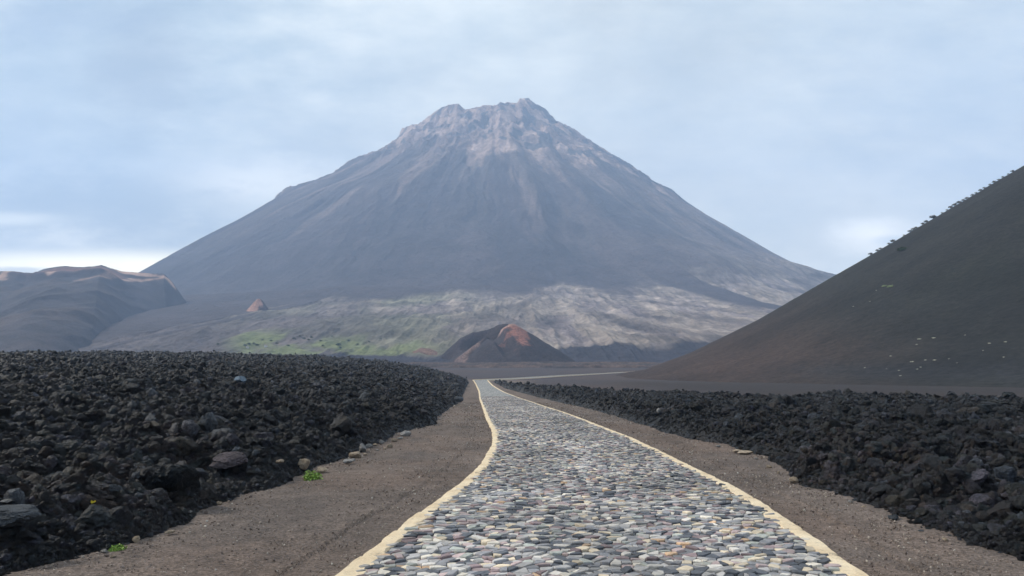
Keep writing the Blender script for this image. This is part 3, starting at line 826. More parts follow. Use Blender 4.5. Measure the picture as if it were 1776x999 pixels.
def volcano_h(X, Y, pL, pR, detail=True):
    dx, dy = X - DX, Y - DY; r = np.hypot(dx, dy); th = np.arctan2(dx, -dy)
    z = volcano_base(X, Y, pL, pR)
    if detail:
        g = fbm(th * 8 + .9 * fbm(dx * .003, dy * .003, 3), r * .0011 + 3, 4) + .5
        amp = 30 * sstep(120, 500, r) * sstep(2050, 1100, r)
        side = np.abs(np.sin(th))
        z = z + (g - .3) * amp * (1 - .65 * sstep(.8, 1, side))
        gg = ridged(th * 24 + 7 + .8 * fbm(dx * .005, dy * .005, 3), r * .003, 3); z = z + gg * 5 * sstep(-.2, .4, fbm(th * 5, r * .002, 2)) * sstep(150, 400, r) * sstep(1900, 1000, r)
        cr = sstep(980, 520, r + 150 * fbm(dx * .006, dy * .006, 3))
        z = z + cr * (ridged(dx * .011, dy * .011, 5) * 25 + fbm(dx * .04, dy * .04, 3) * 9 - 10) * sstep(30, 260, np.abs(dy + 20))
        ap = apron_mask(X, Y)
        z = z + ap * ((ridged(X * .014, Y * .0035, 3) * 5 + ridged(X * .05, Y * .012, 4) * 4 - 3) * (1 - .6 * sstep(.3, .6, th))) * sstep(2800, 2500, r)
        # old flow mounds low on the right
        for (mx, my, mr, mh) in MOUNDS: z = z + mh * np.exp(-((X - mx) ** 2 + (Y - my) ** 2) / mr ** 2)
    return z
MOUNDS = []
def apron_mask(X, Y):
    dx, dy = X - DX, Y - DY; r = np.hypot(dx, dy)
    px = 888 + F_PX * X / Y                     # bearing from the road's end, used as an angle
    wd = 40 + 110 * sstep(40, 300, X)
    return sstep(-wd, wd, r - r_edge(X, Y) + 60 * fbm(X * .006, Y * .006, 4))
# upper edge of the old lava apron, traced as bearings then turned into radii round the summit
EDGE = [(-200, 640), (150, 610), (200, 596), (260, 575), (340, 560), (430, 545), (500, 528), (560, 520), (600, 522), (650, 523), (720, 516), (780, 508), (820, 508), (880, 514), (915, 512), (940, 500),
        (970, 490), (1010, 497), (1060, 510), (1110, 505), (1150, 495), (1200, 480), (1280, 455), (1330, 450), (1400, 462), (1800, 600)]
def _edge_world():
    out = []
    for px, py in EDGE:
        x, y, z = ray(px, py); Y = np.arange(600, 3300, 4.0); X = x / y * Y
        zz = CAM_Z + z / y * Y; ok = zz <= volcano_base(X, Y, profL, profR)
        i = int(np.argmax(ok)) if ok.any() else len(Y) - 1
        out.append((math.atan2(X[i] - DX, -(Y[i] - DY)), math.hypot(X[i] - DX, Y[i] - DY)))
    out.sort(); return np.array(out)
def fit_profiles():
    """turn the traced skyline into the true radial profiles (the skyline is tangent to the cone, not a section of it)"""
    global profL, profR
    az = np.radians(np.linspace(-36, 24, 420)); r = np.arange(1800, 4300, 12.0)
    A, R_ = np.meshgrid(az, r); X, Y = R_ * np.sin(A), R_ * np.cos(A)
    for it in range(7):
        Z = volcano_base(X, Y, profL, profR) if it < 3 else volcano_h(X, Y, profL, profR)
        e = (Z - CAM_Z) / Y; k = e.argmax(0); ii = np.arange(len(az))
        Xs, Ys, es = X[k, ii], Y[k, ii], e[k, ii]
        px, py = proj(Xs, Ys, CAM_Z + es * Ys)
        ty = np.interp(px, SP[:, 0], SP[:, 1]); dz = (py - ty) / F_PX * Ys
        rs = np.hypot(Xs - DX, Ys - DY); L_ = Xs < DX
        rs = np.where(rs < 260, np.abs(Xs - DX), rs)
        for sel, P in ((L_, profL), (~L_, profR)):
            o_ = np.argsort(rs[sel]); rr, dd = rs[sel][o_], dz[sel][o_]
            dd = np.where(rr < 330, _smooth(dd, 3), _smooth(dd, 3))
            c = np.interp(_rl, rr, dd); c = np.where(_rl > rr.max(), c * np.exp(-(_rl - rr.max()) / 300), c)
            P += np.clip(c, -60, 60) * .8
    return
re_ = _edge_world()
def r_edge(X, Y):
    th = np.arctan2(X - DX, -(Y - DY)); return np.interp(th, re_[:, 0], re_[:, 1])
fit_profiles()
re_ = _edge_world()

def vol_hit(px, py):
    x, y, z = ray(px, py); Y = np.arange(600, 3600, 2.0); X = x / y * Y
    ok = CAM_Z + z / y * Y <= VH(X, Y); i = int(np.argmax(ok)) if ok.any() else len(Y) - 1
    return X[i], Y[i]
def VH(X, Y): return np.maximum(volcano_h(np.asarray(X, float), np.asarray(Y, float), profL, profR), -30)

def build_volcano():
    az = np.radians(np.concatenate([np.linspace(-60, -31, 60)[:-1], np.linspace(-31, 25, 1050), np.linspace(25, 55, 60)[1:]]))
    r = np.concatenate([np.linspace(520, 1250, 330), np.linspace(1254, 3600, 560), np.linspace(3620, 4440, 40)])
    A, R_ = np.meshgrid(az, r); X, Y = R_ * np.sin(A), R_ * np.cos(A)
    Z = volcano_h(X, Y, profL, profR)
    dx, dy = X - DX, Y - DY; rr = np.hypot(dx, dy); th = np.arctan2(dx, -dy)
    ash = np.array([.078, .064, .068]); ash2 = np.array([.125, .098, .092]); crag = np.array([.45, .325, .27]); crag2 = np.array([.24, .175, .155])
    dark = np.array([.035, .040, .048]); apr = np.array([.29, .235, .195]); apr2 = np.array([.17, .138, .135]); green = np.array([.21, .23, .10])
    olive = np.array([.17, .165, .10])
    C = mix(ash, ash2, sstep(.35, .75, fbm(th * 14, rr * .0012, 4) * .5 + .5) * sstep(1900, 900, rr))
    # right-hand flank gets a lighter colour, below the crags
    C = mix(C, [.235, .185, .165], sstep(.05, .9, th) * sstep(1950, 1300, rr) * .8)
    fine = fbm(th * 70, rr * .004, 3)
    C = C * (1 + .16 * fine * sstep(2100, 1200, rr))[..., None]
    # pale rockfall streaks running down from the crags
    st = sstep(.25, .7, fbm(th * 17 + 3 + .5 * fbm(dx * .004, dy * .004, 3), rr * .0016 + 8, 4) * 1.5 + .40 - (rr - 600) / 1100)
    C = mix(C, crag2, np.clip(st, 0, 1) * sstep(1650, 900, rr) * .8)
    dk = sstep(.50, .66, fbm(th * 15 - 9 + .5 * fbm(dx * .005, dy * .005, 3), rr * .0026, 4) * .5 + .5) * sstep(450, 700, rr) * sstep(1950, 1400, rr) * (.45 + .55 * sstep(-.3, .5, th))
    C = mix(C, dark, dk * .5)
    C = mix(C, dark, sstep(.055, .02, np.abs(th - 1.03 - .05 * fbm(rr * .004, rr * 0, 3))) * sstep(560, 680, rr) * sstep(1500, 1150, rr) * .8)
    edge = 690 + 200 * fbm(th * 9, rr * .0007, 4) + 110 * fbm(dx * .012, dy * .012, 3) + 90 * sstep(-.2, .35, th) - 130 * sstep(-.2, -.6, th)
    cm = sstep(60, -60, rr - edge)
    CR = mix(crag, crag2, sstep(.3, .7, fbm(dx * .016, dy * .016, 4) * .5 + .5))
    CR = mix(CR, dark * 1.6, sstep(.53, .60, fbm(dx * .018 + 5, dy * .018, 4) * .5 + .5) * .8)
    CR = CR * (1 + .5 * fbm(dx * .05, dy * .05, 3))[..., None]
    C = mix(C, CR, cm)
    C = mix(C, crag, sstep(.965, 1.0, np.abs(np.sin(th))) * sstep(1900, 400, rr) * .35)
    C = mix(C, [.052, .045, .050], sstep(-.35, -.6, th) * sstep(1250, 1500, rr) * .8)
    # apron
    ap = apron_mask(X, Y)
    wx = X + 40 * fbm(X * .006, Y * .006, 3); n = ridged(wx * .016, Y * .004, 5); n2 = fbm(wx * .024, Y * .005, 5) * .5 + .5
    AP = mix(apr2, apr, sstep(-.15, .6, n) * .6 + .4 * sstep(.35, .65, n2))
    bear = X / Y
    g1 = sstep(-.50, -.36, bear) * sstep(.02, -.16, bear) * sstep(.4, .6, fbm(wx * .02 + 30, Y * .005, 4) * .5 + .55)
    AP = mix(AP, olive, g1 * .7)
    fx_, fy_ = vol_hit(962, 503); ph = np.arctan2(X - fx_, fy_ - Y); fr_ = np.hypot(X - fx_, Y - fy_)
    fan = fbm(ph * 9 + .8 * fbm(X * .008, Y * .008, 3), fr_ * .003, 5)
    AP = AP * (1 + .75 * fan * sstep(0, 120, fr_) + .18 * sstep(500, 100, fr_))[..., None]
    AP = AP * (1 + .45 * (ridged(X * .035 + 3 * fbm(X * .006, Y * .006, 3), Y * .008, 4) - .2) * sstep(700, 900, Y))[..., None]
    AP = mix(AP, apr2 * .8, sstep(-.30, -.46, bear) * .75)
    AP = AP * (1 + .45 * fbm(wx * .09, Y * .018, 3))[..., None]
    AP = mix(AP, apr2 * .85, sstep(-.12, -.26, bear) * .6)
    GF = sstep(-.405, -.35, bear) * sstep(-.06, -.17, bear) * sstep(930, 850, Y + 40 * fbm(X * .01, Y * .01, 3)) * sstep(715, 750, Y)
    AP = mix(AP, green, GF * sstep(.36, .56, fbm(X * .02, Y * .008, 4) * .5 + .5))
    # youngest dark lava along the foot
    lowd = sstep(-.25, .1, .55 * fbm(X * .012, Y * .006, 4) + (735 + 75 * sstep(.03, .12, bear) - Y) / 110)
    AP = mix(AP, [.045, .042, .055], lowd)
    C = mix(C, AP, ap)
    f = grid_faces(*X.shape, keep=(Z > ground(Y) - 6))[:, ::-1]
    v, f, c = compact(np.stack([X, Y, Z], -1).reshape(-1, 3), f, C.reshape(-1, 3))
    tag(mesh_np('volcano', v, f, M['volcano'], c), 'huge grey volcano cone with craggy pinkish summit', 'volcano', kind='structure')
    return
build_volcano()

# ------------------------------------------------------------------ smaller cones
def cone_mesh(name, cx, cy, zbase, R, H, rim, depth, breach, rimvar, colour_fn, n=260, label='', seed=0, extent=1.25, tilt=0):
    """ash cone with crater; breach=(angle, width, amount) opens the wall"""
    xs = np.linspace(-R * extent, R * extent, n); X, Y = np.meshgrid(xs, xs)
    r = np.hypot(X, Y); th = np.arctan2(X, -Y)                # 0 = facing the road
    rimh = H * (1 + rimvar(th))
    if breach:
        for a, w_, am in breach:
            dd = np.abs((th - a + np.pi) % (2 * np.pi) - np.pi); rimh = rimh * (1 - am * np.exp(-(dd / w_) ** 2))
    t = np.clip((R - r) / (R - rim), -.4, 1)
    outer = rimh * np.where(t > 0, t ** 1.12, t * .3)
    inner = rimh - (rim - r) / rim * depth
    Z = np.where(r < rim, np.maximum(inner, np.minimum(H - depth, rimh - depth * .3)), outer)
    Z = Z + fbm(X / R * 5 + seed, Y / R * 5, 4) * H * .03
    C = colour_fn(X, Y, r, th, Z)
    v = np.stack([X + cx, Y + cy, Z + zbase + tilt * X], -1).reshape(-1, 3)
    f = grid_faces(n, n, keep=(r < R * 1.2))
    v, f, c = compact(v, f, C.reshape(-1, 3))
    return tag(mesh_np(name, v, f, M['ash'], c), label, 'hill', kind='structure')

# central cone with red breached crater
cx, cyy, _ = at(868, 632, 700)
RC, HC = 72, 41
def col_center(X, Y, r, th, Z):
    dark = np.array([.036, .029, .033]); red = np.array([.26, .115, .085]); pink = np.array([.34, .22, .18])
    C = mix(dark, [.048, .036, .037], fbm(X * .05, Y * .05, 3) * .5 + .5)
    n = fbm(X * .09, Y * .09, 4)
    m = sstep(14, 7, np.hypot(X - 15, (Y + 25) * .66) + n * 11 + 5 * fbm(X * .3, Y * .3, 3)) ; C = mix(C, red, m)
    # pink crest of the crater wall and its spur
    m = sstep(6, 1.5, np.abs(Y + 14 - .1 * X) + n * 3) * sstep(-4, 2, X) * sstep(24, 18, X); C = mix(C, pink, m * .8)
    m = sstep(7, 2, np.abs(X + 26 - .45 * (Y + 34)) + n * 5) * sstep(-62, -48, Y) * sstep(-6, -14, Y); C = mix(C, pink, m * .7)
    return C
def build_central():
    n = 300; R = 95
    xs = np.linspace(-130, 110, n); ys = np.linspace(-110, 110, n); X, Y = np.meshgrid(xs, ys)
    def cone(x0, y0, rr, h, top=4, p=1.0): return h * np.clip((rr - np.hypot(X - x0, Y - y0)) / (rr - top), -.3, 1)
    cr_ = np.interp(X, [-75, -64, -52, -41, -28, -15, -2, 9, 15, 22, 30, 46, 60, 75], [-4, 5, 16, 27, 34.5, 38.5, 41, 41, 38, 32, 26, 14, 5, -4])
    back = cr_ - .62 * np.abs(Y - 16 - .004 * X * X) * sstep(0, 14, np.abs(Y - 16))
    back = np.where(Y > 16, back - .05 * (Y - 16), back)
    front = cone(11, -12, 66, 40, 3)
    t_ = np.clip(((X + 10) * (-26) + (Y + 18) * (-30)) / (26 ** 2 + 30 ** 2), 0, 1)
    spur = 30 - 21 * t_ - .75 * np.hypot(X + 10 + 26 * t_, Y + 18 + 30 * t_)
    Z = np.maximum(np.maximum(back, front), spur)
    bowl = sstep(20, 3, np.hypot((X + 17) * .8, (Y - 3) * .9)) * 14
    gul = sstep(9, 2, np.abs(X + 4 + .35 * (Y + 20))) * sstep(0, -14, Y) * sstep(-75, -45, Y) * 6
    Z = Z - bowl - gul + fbm(X * .06, Y * .06, 4) * 1.6 + fbm(X * .25, Y * .25, 3) * .45
    Z = np.where(Z < 3, Z - 2 * sstep(3, -5, Z), Z)
    C = col_center(X, Y, np.hypot(X, Y), np.arctan2(X, -Y), Z)
    v = np.stack([X + cx, Y + cyy, Z + CAM_Z + 2.0], -1).reshape(-1, 3)
    f = grid_faces(n, n, keep=(Z > -8)); v, f, c = compact(v, f, C.reshape(-1, 3))
    tag(mesh_np('cinder_cone', v, f, M['ash'], c), 'small dark cinder cone with a rust red broken crater in the middle', 'hill', kind='structure')
build_central()
# low reddish shoulder left of it
def build_low(px, py, Y0, w, h, d, colr, label, seed, topcol=None):
    X0, _, Z0 = at(px, py, Y0)
    n = 160; xs = np.linspace(-1.3, 1.3, n); U, V = np.meshgrid(xs, xs)
    r = np.hypot(U, V); Z = h * (1.15 * np.exp(-(r ** 2) * 2.6) - .15) * (1 + .25 * fbm(U * 2 + seed, V * 2, 4)) + .06 * h * fbm(U * 9, V * 9 + seed, 3)
    nn = fbm(U * 3 + seed, V * 3, 4)
    C = np.broadcast_to(np.array(colr), U.shape + (3,)).copy()
    if topcol is not None: C = mix(C, topcol, sstep(.62, .35, np.hypot(U - topx, V + .15) + nn * .35))
    C = C * (1 + .25 * nn[..., None])
    v = np.stack([U * w + X0, V * d + Y0, Z * 1.3 + Z0 - 3.5], -1).reshape(-1, 3)
    f = grid_faces(n, n, keep=(r < 1.25)); v, f, c = compact(v, f, C.reshape(-1, 3))
    tag(mesh_np('hill', v, f, M['ash'], c), label, 'hill', kind='structure')
topx = .1
build_low(735, 614, 760, 30, 8, 30, (.11, .07, .055), 'low reddish mound at the left foot of the small cinder cone', 3, (.20, .12, .09))
# orange capped cone on the left foot of the volcano
X, Y = vol_hit(448, 538); topx = -.25
def build_orange():
    Z0 = float(VH(X, Y)); n = 140; xs = np.linspace(-1.2, 1.2, n); U, V = np.meshgrid(xs, xs); r = np.hypot(U, V)
    w = 27 / F_PX * Y; h = 34 / F_PX * Y
    Zc = h * (.82 * np.exp(-(r / .62) ** 2) - .12) + .05 * h * fbm(U * 4, V * 4, 4)
    C = mix([.06, .045, .05], [.38, .21, .155], sstep(.62, .40, np.hypot((U + .14) * 1.1, V + .42) + .2 * fbm(U * 4, V * 4, 3)))
    v = np.stack([U * w + X, V * w + Y, Zc + Z0 - 4], -1).reshape(-1, 3)
    f = grid_faces(n, n); tag(mesh_np('cinder_cone', v, f, M['ash'], C.reshape(-1, 3)), 'tiny orange topped cone on the left foot of the volcano', 'hill', kind='structure')
build_orange()

# left-hand range: broad ash mass with an open crater on its crest
def build_left_range():
    D = 1450.0
    az = np.radians(np.linspace(-50, -19, 760)); r = np.linspace(820, 2500, 460)
    A, R_ = np.meshgrid(az, r); X, Y = R_ * np.sin(A), R_ * np.cos(A)
    sk = np.array([(-500, 500), (-200, 480), (0, 471), (60, 473), (75, 467), (90, 463), (112, 461), (135, 463), (160, 461), (175, 459.5), (192, 465), (215, 471), (235, 473), (262, 474), (284, 475), (298, 488), (316, 515), (333, 548), (350, 585), (365, 620)], float)
    q = [at(a, b_, D) for a, b_ in sk]; qx = np.array([p[0] for p in q]); qz = np.array([p[2] for p in q])
    Xd = X - .55 * np.clip(D - Y, 0, None)          # spurs run down towards the road, not straight
    top = np.interp(Xd, qx, qz)
    back = Y - D
    fr = np.clip(-back, 0, None); bk = np.clip(back, 0, None)
    z = top * np.clip(1 - fr / ((260 + top * 2.75) * (1 - .70 * sstep(at(110, 500, D)[0], at(300, 500, D)[0], Xd))), -.05, 1) - bk * .5
    # crater bowl just in front of the crest
    cxx = at(150, 480, D)[0]; u = (X - cxx) / 105; vv = (Y - (D - 75)) / 62
    rr = np.hypot(u, vv)
    z = z + 12 * np.exp(-((rr - 1.05) / .22) ** 2) * sstep(.2, -.6, vv) - 40 * sstep(1.0, .25, rr)
    # spurs and gullies
    z = z + (ridged(X * .0075, Y * .002 + 4, 4) * 14 - 4) * sstep(30, 200, fr) * sstep(820, 1000, R_) + fbm(X * .03, Y * .03, 3) * 2.5
    base = np.array([.050, .044, .050]); br = np.array([.085, .063, .057]); pk = np.array([.46, .30, .23]); gr = np.array([.085, .085, .070])
    n = fbm(X * .012, Y * .006, 5) * .5 + .5
    C = mix(base, br, sstep(.55, .8, n) * .7)
    C = mix(C, gr, sstep(.5, .7, fbm(X * .009 + 60, Y * .009, 4) * .5 + .5) * sstep(-1000, -1150, X) * .8)
    C = mix(C, [.23, .125, .10], sstep(1.2, .85, rr) * .85)
    C = mix(C, [.045, .040, .045], sstep(.62, .4, np.hypot(u - .0, vv - .15)) * .8)  # dark bowl floor: the crater's shade put into the colour
    lines = [((205, 482), (228, 500), 3.2), ((228, 500), (285, 470), 1.4)]
    def streak(a, b_, wd, colr, k=.9):
        nonlocal C
        ax, ay = a; bx, by = b_
        t = np.clip(((X - ax) * (bx - ax) + (Y - ay) * (by - ay)) / ((bx - ax) ** 2 + (by - ay) ** 2), 0, 1)
        dd = np.hypot(X - ax - t * (bx - ax), Y - ay - t * (by - ay))
        C = mix(C, colr, sstep(wd, wd * .3, dd + wd * .8 * fbm(X * .05, Y * .05, 3)) * k)
    # bright ash rims either side of the bowl and the pale crest line
    streak((cxx - 88, D - 60), (cxx - 62, D - 160), 15, pk)
    streak((cxx - 60, D - 160), (cxx - 100, D - 140), 14, pk, .6)
    streak((cxx + 15, D - 140), (cxx + 115, D - 60), 8, pk * 1.1)
    streak((cxx + 110, D - 45), (cxx + 165, D - 5), 9, pk)
    streak((cxx + 60, D - 10), (cxx + 175, D - 8), 9, pk)
    streak((cxx + 112, D - 60), (cxx + 105, D - 200), 10, pk * .8, .55)
    streak((cxx - 20, D - 330), (cxx + 40, D - 190), 30, br, .5); streak((cxx - 150, D - 420), (cxx + 20, D - 330), 25, br, .5)
    f = grid_faces(*X.shape, keep=(z > 0))[:, ::-1]
    v, f, c = compact(np.stack([X, Y, z], -1).reshape(-1, 3), f, C.reshape(-1, 3))
    tag(mesh_np('hill', v, f, M['ash'], c), 'dark ash range at left with a pink rimmed crater', 'hill', kind='structure')
build_left_range()

# far band of rubbly lava on the plain behind the road
def far_band():
    az = np.radians(np.linspace(-32, 16, 900)); r = np.linspace(430, 680, 150)
    A, R_ = np.meshgrid(az, r); X, Y = R_ * np.sin(A), R_ * np.cos(A)
    yin = 520 + 25 * fbm(X * .008, X * 0, 3); d = np.minimum(Y - yin, 665 - Y)
    z = ground(Y) + np.where(d > 0, 1 - np.exp(-np.maximum(d, 0) / 6), 0) * (2.1 + 1.4 * fbm(X * .03, Y * .02, 4)) + sstep(0, 6, d) * (ridged(X * .15, Y * .15, 3) * .8)
    z = z - 1.2 * (d <= 0)
    C = mix([.048, .038, .038], [.085, .058, .048], sstep(.35, .7, fbm(X * .03, Y * .05, 4) * .5 + .5))
    f = grid_faces(*X.shape, keep=(d > -4))[:, ::-1]
    v, f, c = compact(np.stack([X, Y, z], -1).reshape(-1, 3), f, C.reshape(-1, 3))
    tag(mesh_np('lava_field', v, f, M['farlava'], c, smooth=False), 'low brown band of old lava on the plain beyond the road', 'lava field', kind='structure')
far_band()

# trees and two huts in the green fields on the apron
green = [shrub_tree('tree', 120, 1.6, .42, 80 + i, 'leaf_dark') for i in range(3)]
for i, (px, py, w) in enumerate([(378, 598, 6), (425, 601, 6), (432, 599, 7), (440, 598, 6), (446, 600, 6), (510, 588, 6), (520, 585, 5), (527, 588, 6), (535, 590, 5), (540, 586, 6), (556, 592, 5), (587, 600, 9), (590, 604, 6),
        (604, 592, 5), (620, 598, 5), (560, 601, 5), (480, 597, 5), (470, 592, 5), (640, 594, 5), (500, 600, 5), (660, 588, 4), (576, 584, 4), (455, 590, 4)]):
    X, Y = vol_hit(px, py); Z = float(VH(X, Y)); s = w / F_PX * Y / 3.2
    copy_tree(green[i % 3], 0, (X, Y, Z - .3), s, i, 'one of the small dark green trees dotting the green fields below the volcano', 'tree', 'trees in the green fields')
def hut(px, py, w, label):
    X, Y = vol_hit(px, py); Z = float(VH(X, Y)); a = w / F_PX * Y / 2
    e = link(bpy.data.objects.new('hut', None)); e.location = (X, Y, Z); tag(e, label, 'hut')
    v = np.array([(x, y, z) for z in (-2, a * 1.1) for x, y in ((-a, -a * .7), (a, -a * .7), (a, a * .7), (-a, a * .7))])
    f = [(0, 1, 5, 4), (1, 2, 6, 5), (2, 3, 7, 6), (3, 0, 4, 7)]
    mesh_np('wall', v, f, M['plaster'], smooth=False, parent=e)
    b2 = a * 1.1; v = np.array([(-b2, -a * .8, a * 1.1), (b2, -a * .8, a * 1.1), (b2, a * .8, a * 1.1), (-b2, a * .8, a * 1.1), (-b2, 0, a * 1.6), (b2, 0, a * 1.6)])
    lo, st = [0, 1, 5, 4, 2, 3, 4, 5, 0, 4, 3, 1, 2, 5, 3, 2, 1, 0], [0, 4, 8, 11, 14]
    mesh_np('roof', v, (lo, st), M['roof'], smooth=False, parent=e)
hut(429, 604, 4, 'tiny white hut at the left end of the green fields')
hut(461, 602, 5, 'tiny pale hut under the trees in the green fields')

# ------------------------------------------------------------------ haze
def haze():
    x0, x1, y0, y1, z0, z1 = -4500, 4500, -4500, 4500, -12, 1260
    v = [(x, y, z) for z in (z0, z1) for x, y in ((x0, y0), (x1, y0), (x1, y1), (x0, y1))]
    f = [(3, 2, 1, 0), (4, 5, 6, 7), (0, 1, 5, 4), (1, 2, 6, 5), (2, 3, 7, 6), (3, 0, 4, 7)]
    m = bpy.data.materials.new('haze_air'); m.use_nodes = True; nt = m.node_tree; nt.nodes.clear()
    out = nt.nodes.new('ShaderNodeOutputMaterial'); pv = nt.nodes.new('ShaderNodeVolumePrincipled')
    pv.inputs['Color'].default_value = (.48, .67, 1.0, 1); pv.inputs['Density'].default_value = HAZE; pv.inputs['Anisotropy'].default_value = .1
    nt.links.new(pv.outputs[0], out.inputs['Volume'])
    o = mesh_np('haze', v, f, m, smooth=False); tag(o, 'thin blue haze hanging over the whole plain', 'haze', kind='stuff')
HAZE = .00025
haze()

# ------------------------------------------------------------------ sky, sun, camera
SUN_EL, SUN_AZ = math.radians(38), math.radians(-75)       # azimuth from +Y (ahead), negative = left
w = bpy.data.worlds.new('World'); scene.world = w; w.use_nodes = True; nt = w.node_tree; nt.nodes.clear()
out = nt.nodes.new('ShaderNodeOutputWorld')
sky = N(nt, 'ShaderNodeTexSky'); sky.sky_type = 'NISHITA'; sky.sun_disc = False; sky.sun_elevation = SUN_EL; sky.sun_rotation = SUN_AZ
sky.altitude = 1700
bg1 = N(nt, 'ShaderNodeBackground', i_Strength=.07); nt.links.new(sky.outputs[0], bg1.inputs[0])
bg2 = N(nt, 'ShaderNodeBackground', i_Strength=1.0)
tc = N(nt, 'ShaderNodeTexCoord'); sx = N(nt, 'ShaderNodeSeparateXYZ'); nt.links.new(tc.outputs['Generated'], sx.inputs[0])
def mth(op, a, b=None, c=None, clamp=False):
    n = N(nt, 'ShaderNodeMath', operation=op, use_clamp=clamp)
    for i, v in enumerate((a, b, c)):
        if v is None: continue
        if isinstance(v, (int, float)): n.inputs[i].default_value = v
        else: nt.links.new(v, n.inputs[i])
    return n.outputs[0]
zz = mth('MAXIMUM', sx.outputs[2], 0.0); den = mth('ADD', zz, .22)
px_, py_ = mth('DIVIDE', sx.outputs[0], den), mth('DIVIDE', sx.outputs[1], den)
cv = N(nt, 'ShaderNodeCombineXYZ'); nt.links.new(px_, cv.inputs[0]); nt.links.new(py_, cv.inputs[1])
cl1 = noise(nt, cv.outputs[0], 1.1, 7, .55); 
cv2 = N(nt, 'ShaderNodeVectorMath', operation='ADD'); cv2.inputs[1].default_value = (4.3, 1.7, 2.0); nt.links.new(cv.outputs[0], cv2.inputs[0])
cl2 = noise(nt, cv2.outputs[0], 2.2, 8, .58)
left = N(nt, 'ShaderNodeMapRange', clamp=True); nt.links.new(sx.outputs[0], left.inputs[0])
left.inputs[1].default_value = .15; left.inputs[2].default_value = -.5; left.inputs[3].default_value = 0; left.inputs[4].default_value = 1
# thin veil everywhere, greyer banks to the left
veil = ramp(nt, cl1, [(.3, (.36, .42, .48)), (.5, (.42, .475, .52)), (.7, (.50, .54, .56))])
grey = ramp(nt, cl2, [(.36, (.24, .31, .37)), (.48, (.32, .385, .45)), (.56, (.42, .48, .52)), (.66, (.60, .63, .63))])
veil = mul(nt, veil, ramp(nt, cl2, [(.35, (.88,)*3), (.65, (1.12,)*3)]))
c = mul(nt, veil, grey, mth('MULTIPLY', left.outputs[0], .85), 'MIX')
wh = N(nt, 'ShaderNodeMapRange', clamp=True); nt.links.new(sx.outputs[2], wh.inputs[0]); wh.inputs[1].default_value = .42; wh.inputs[2].default_value = .05
c = mul(nt, c, (.72, .74, .75), mth('MULTIPLY', wh.outputs[0], .75), 'MIX')
# cream light low in the left
yy_ = mth('MAXIMUM', sx.outputs[1], .05)
A_, E_ = mth('DIVIDE', sx.outputs[0], yy_), mth('DIVIDE', sx.outputs[2], yy_)
cvs = N(nt, 'ShaderNodeCombineXYZ'); nt.links.new(mth('MULTIPLY', A_, 1.0), cvs.inputs[0]); nt.links.new(mth('MULTIPLY', E_, 2.6), cvs.inputs[1])
wsp = noise(nt, cvs.outputs[0], 7.0, 10, .72)
def bank(a0, e0, ra, re, colr, amt, k=1.6, soft=.5):
    """one cloud of the sky at a bearing and height, with a ragged edge"""
    global c
    u = mth('DIVIDE', mth('SUBTRACT', A_, a0), ra); v_ = mth('DIVIDE', mth('SUBTRACT', E_, e0), re)
    d = mth('SQRT', mth('ADD', mth('MULTIPLY', u, u), mth('MULTIPLY', v_, v_)))
    d = mth('ADD', d, mth('MULTIPLY', mth('SUBTRACT', wsp, .5), k * 2))
    m_ = N(nt, 'ShaderNodeMapRange', clamp=True, interpolation_type='SMOOTHSTEP'); nt.links.new(d, m_.inputs[0])
    m_.inputs[1].default_value = 1 + soft; m_.inputs[2].default_value = 1 - soft
    c = mul(nt, c, colr, mth('MULTIPLY', m_.outputs[0], amt), 'MIX')
bank(-.62, .40, .26, .16, (.25, .34, .41), .4, 1.3, .9)
bank(-.52, .42, .07, .07, (.27, .31, .36), .6, 1.2, .8)
bank(-.64, .49, .10, .03, (.27, .33, .42), .6, 1.2, .8)
bank(-.36, .255, .10, .028, (.9, .9, .88), .7, 2.6, .9)
bank(-.60, .225, .17, .045, (.28, .335, .385), .7, 1.8, .7)
bank(-.50, .19, .10, .022, (.30, .35, .41), .5, 1.0, .6)
bank(-.70, .205, .08, .008, (.95, .95, .88), .6, 2.2, .9)
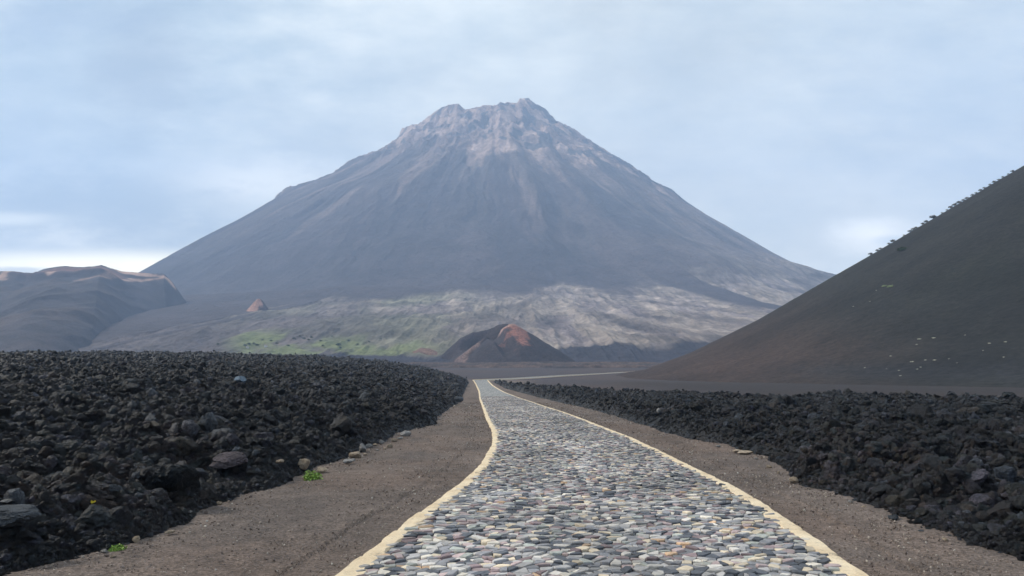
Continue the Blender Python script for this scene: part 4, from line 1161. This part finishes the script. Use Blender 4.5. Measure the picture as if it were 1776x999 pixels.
bank(-.58, .137, .24, .019, (1.35, 1.27, 1.0), 1.0, .6, .7)
bank(-.68, .132, .06, .006, (.45, .50, .56), .7, .5, .5)
bank(.50, .182, .05, .022, (1.1, 1.1, 1.1), .8, 2.0, .9)
bank(.52, .175, .03, .008, (.45, .53, .62), .6, .9, .5)
bank(.62, .40, .16, .10, (.36, .44, .55), .35, 1.5, .9)
c = mul(nt, c, ramp(nt, wsp, [(.36, (.90, .92, .94)), (.64, (1.10, 1.08, 1.06))]))
c = mul(nt, c, (1.12, 1.07, .96))
nt.links.new(c, bg2.inputs[0])
ms = N(nt, 'ShaderNodeMixShader', i_0=.86); nt.links.new(bg1.outputs[0], ms.inputs[1]); nt.links.new(bg2.outputs[0], ms.inputs[2])
nt.links.new(ms.outputs[0], out.inputs[0])

sd = bpy.data.lights.new('sun', 'SUN'); sd.energy = 2.2; sd.angle = math.radians(10); sd.color = (1, .93, .82)
so = link(bpy.data.objects.new('sun', sd))
dirv = Vector((math.sin(SUN_AZ) * math.cos(SUN_EL), math.cos(SUN_AZ) * math.cos(SUN_EL), math.sin(SUN_EL)))
so.rotation_euler = (-dirv).to_track_quat('-Z', 'Y').to_euler(); so.location = (-20, 5, 40)

cam = bpy.data.cameras.new('camera'); co = link(bpy.data.objects.new('camera', cam)); scene.camera = co
cam.sensor_width = 36; cam.lens = 36 * F_PX / 1776; cam.clip_start = .1; cam.clip_end = 30000
co.location = (0, 0, CAM_Z); co.rotation_euler = (math.pi / 2 + PITCH, 0, 0)

scene.view_settings.view_transform = 'Standard'; scene.view_settings.look = 'None'
scene.view_settings.exposure = 1.06; scene.view_settings.gamma = 1
scene.render.engine = 'CYCLES'
cy_ = scene.cycles
cy_.use_denoising = True
try: cy_.denoiser = 'OPENIMAGEDENOISE'
except Exception: pass
cy_.max_bounces = 5; cy_.diffuse_bounces = 2; cy_.glossy_bounces = 2; cy_.volume_bounces = 1; cy_.transmission_bounces = 2
cy_.use_adaptive_sampling = True; cy_.adaptive_threshold = .01
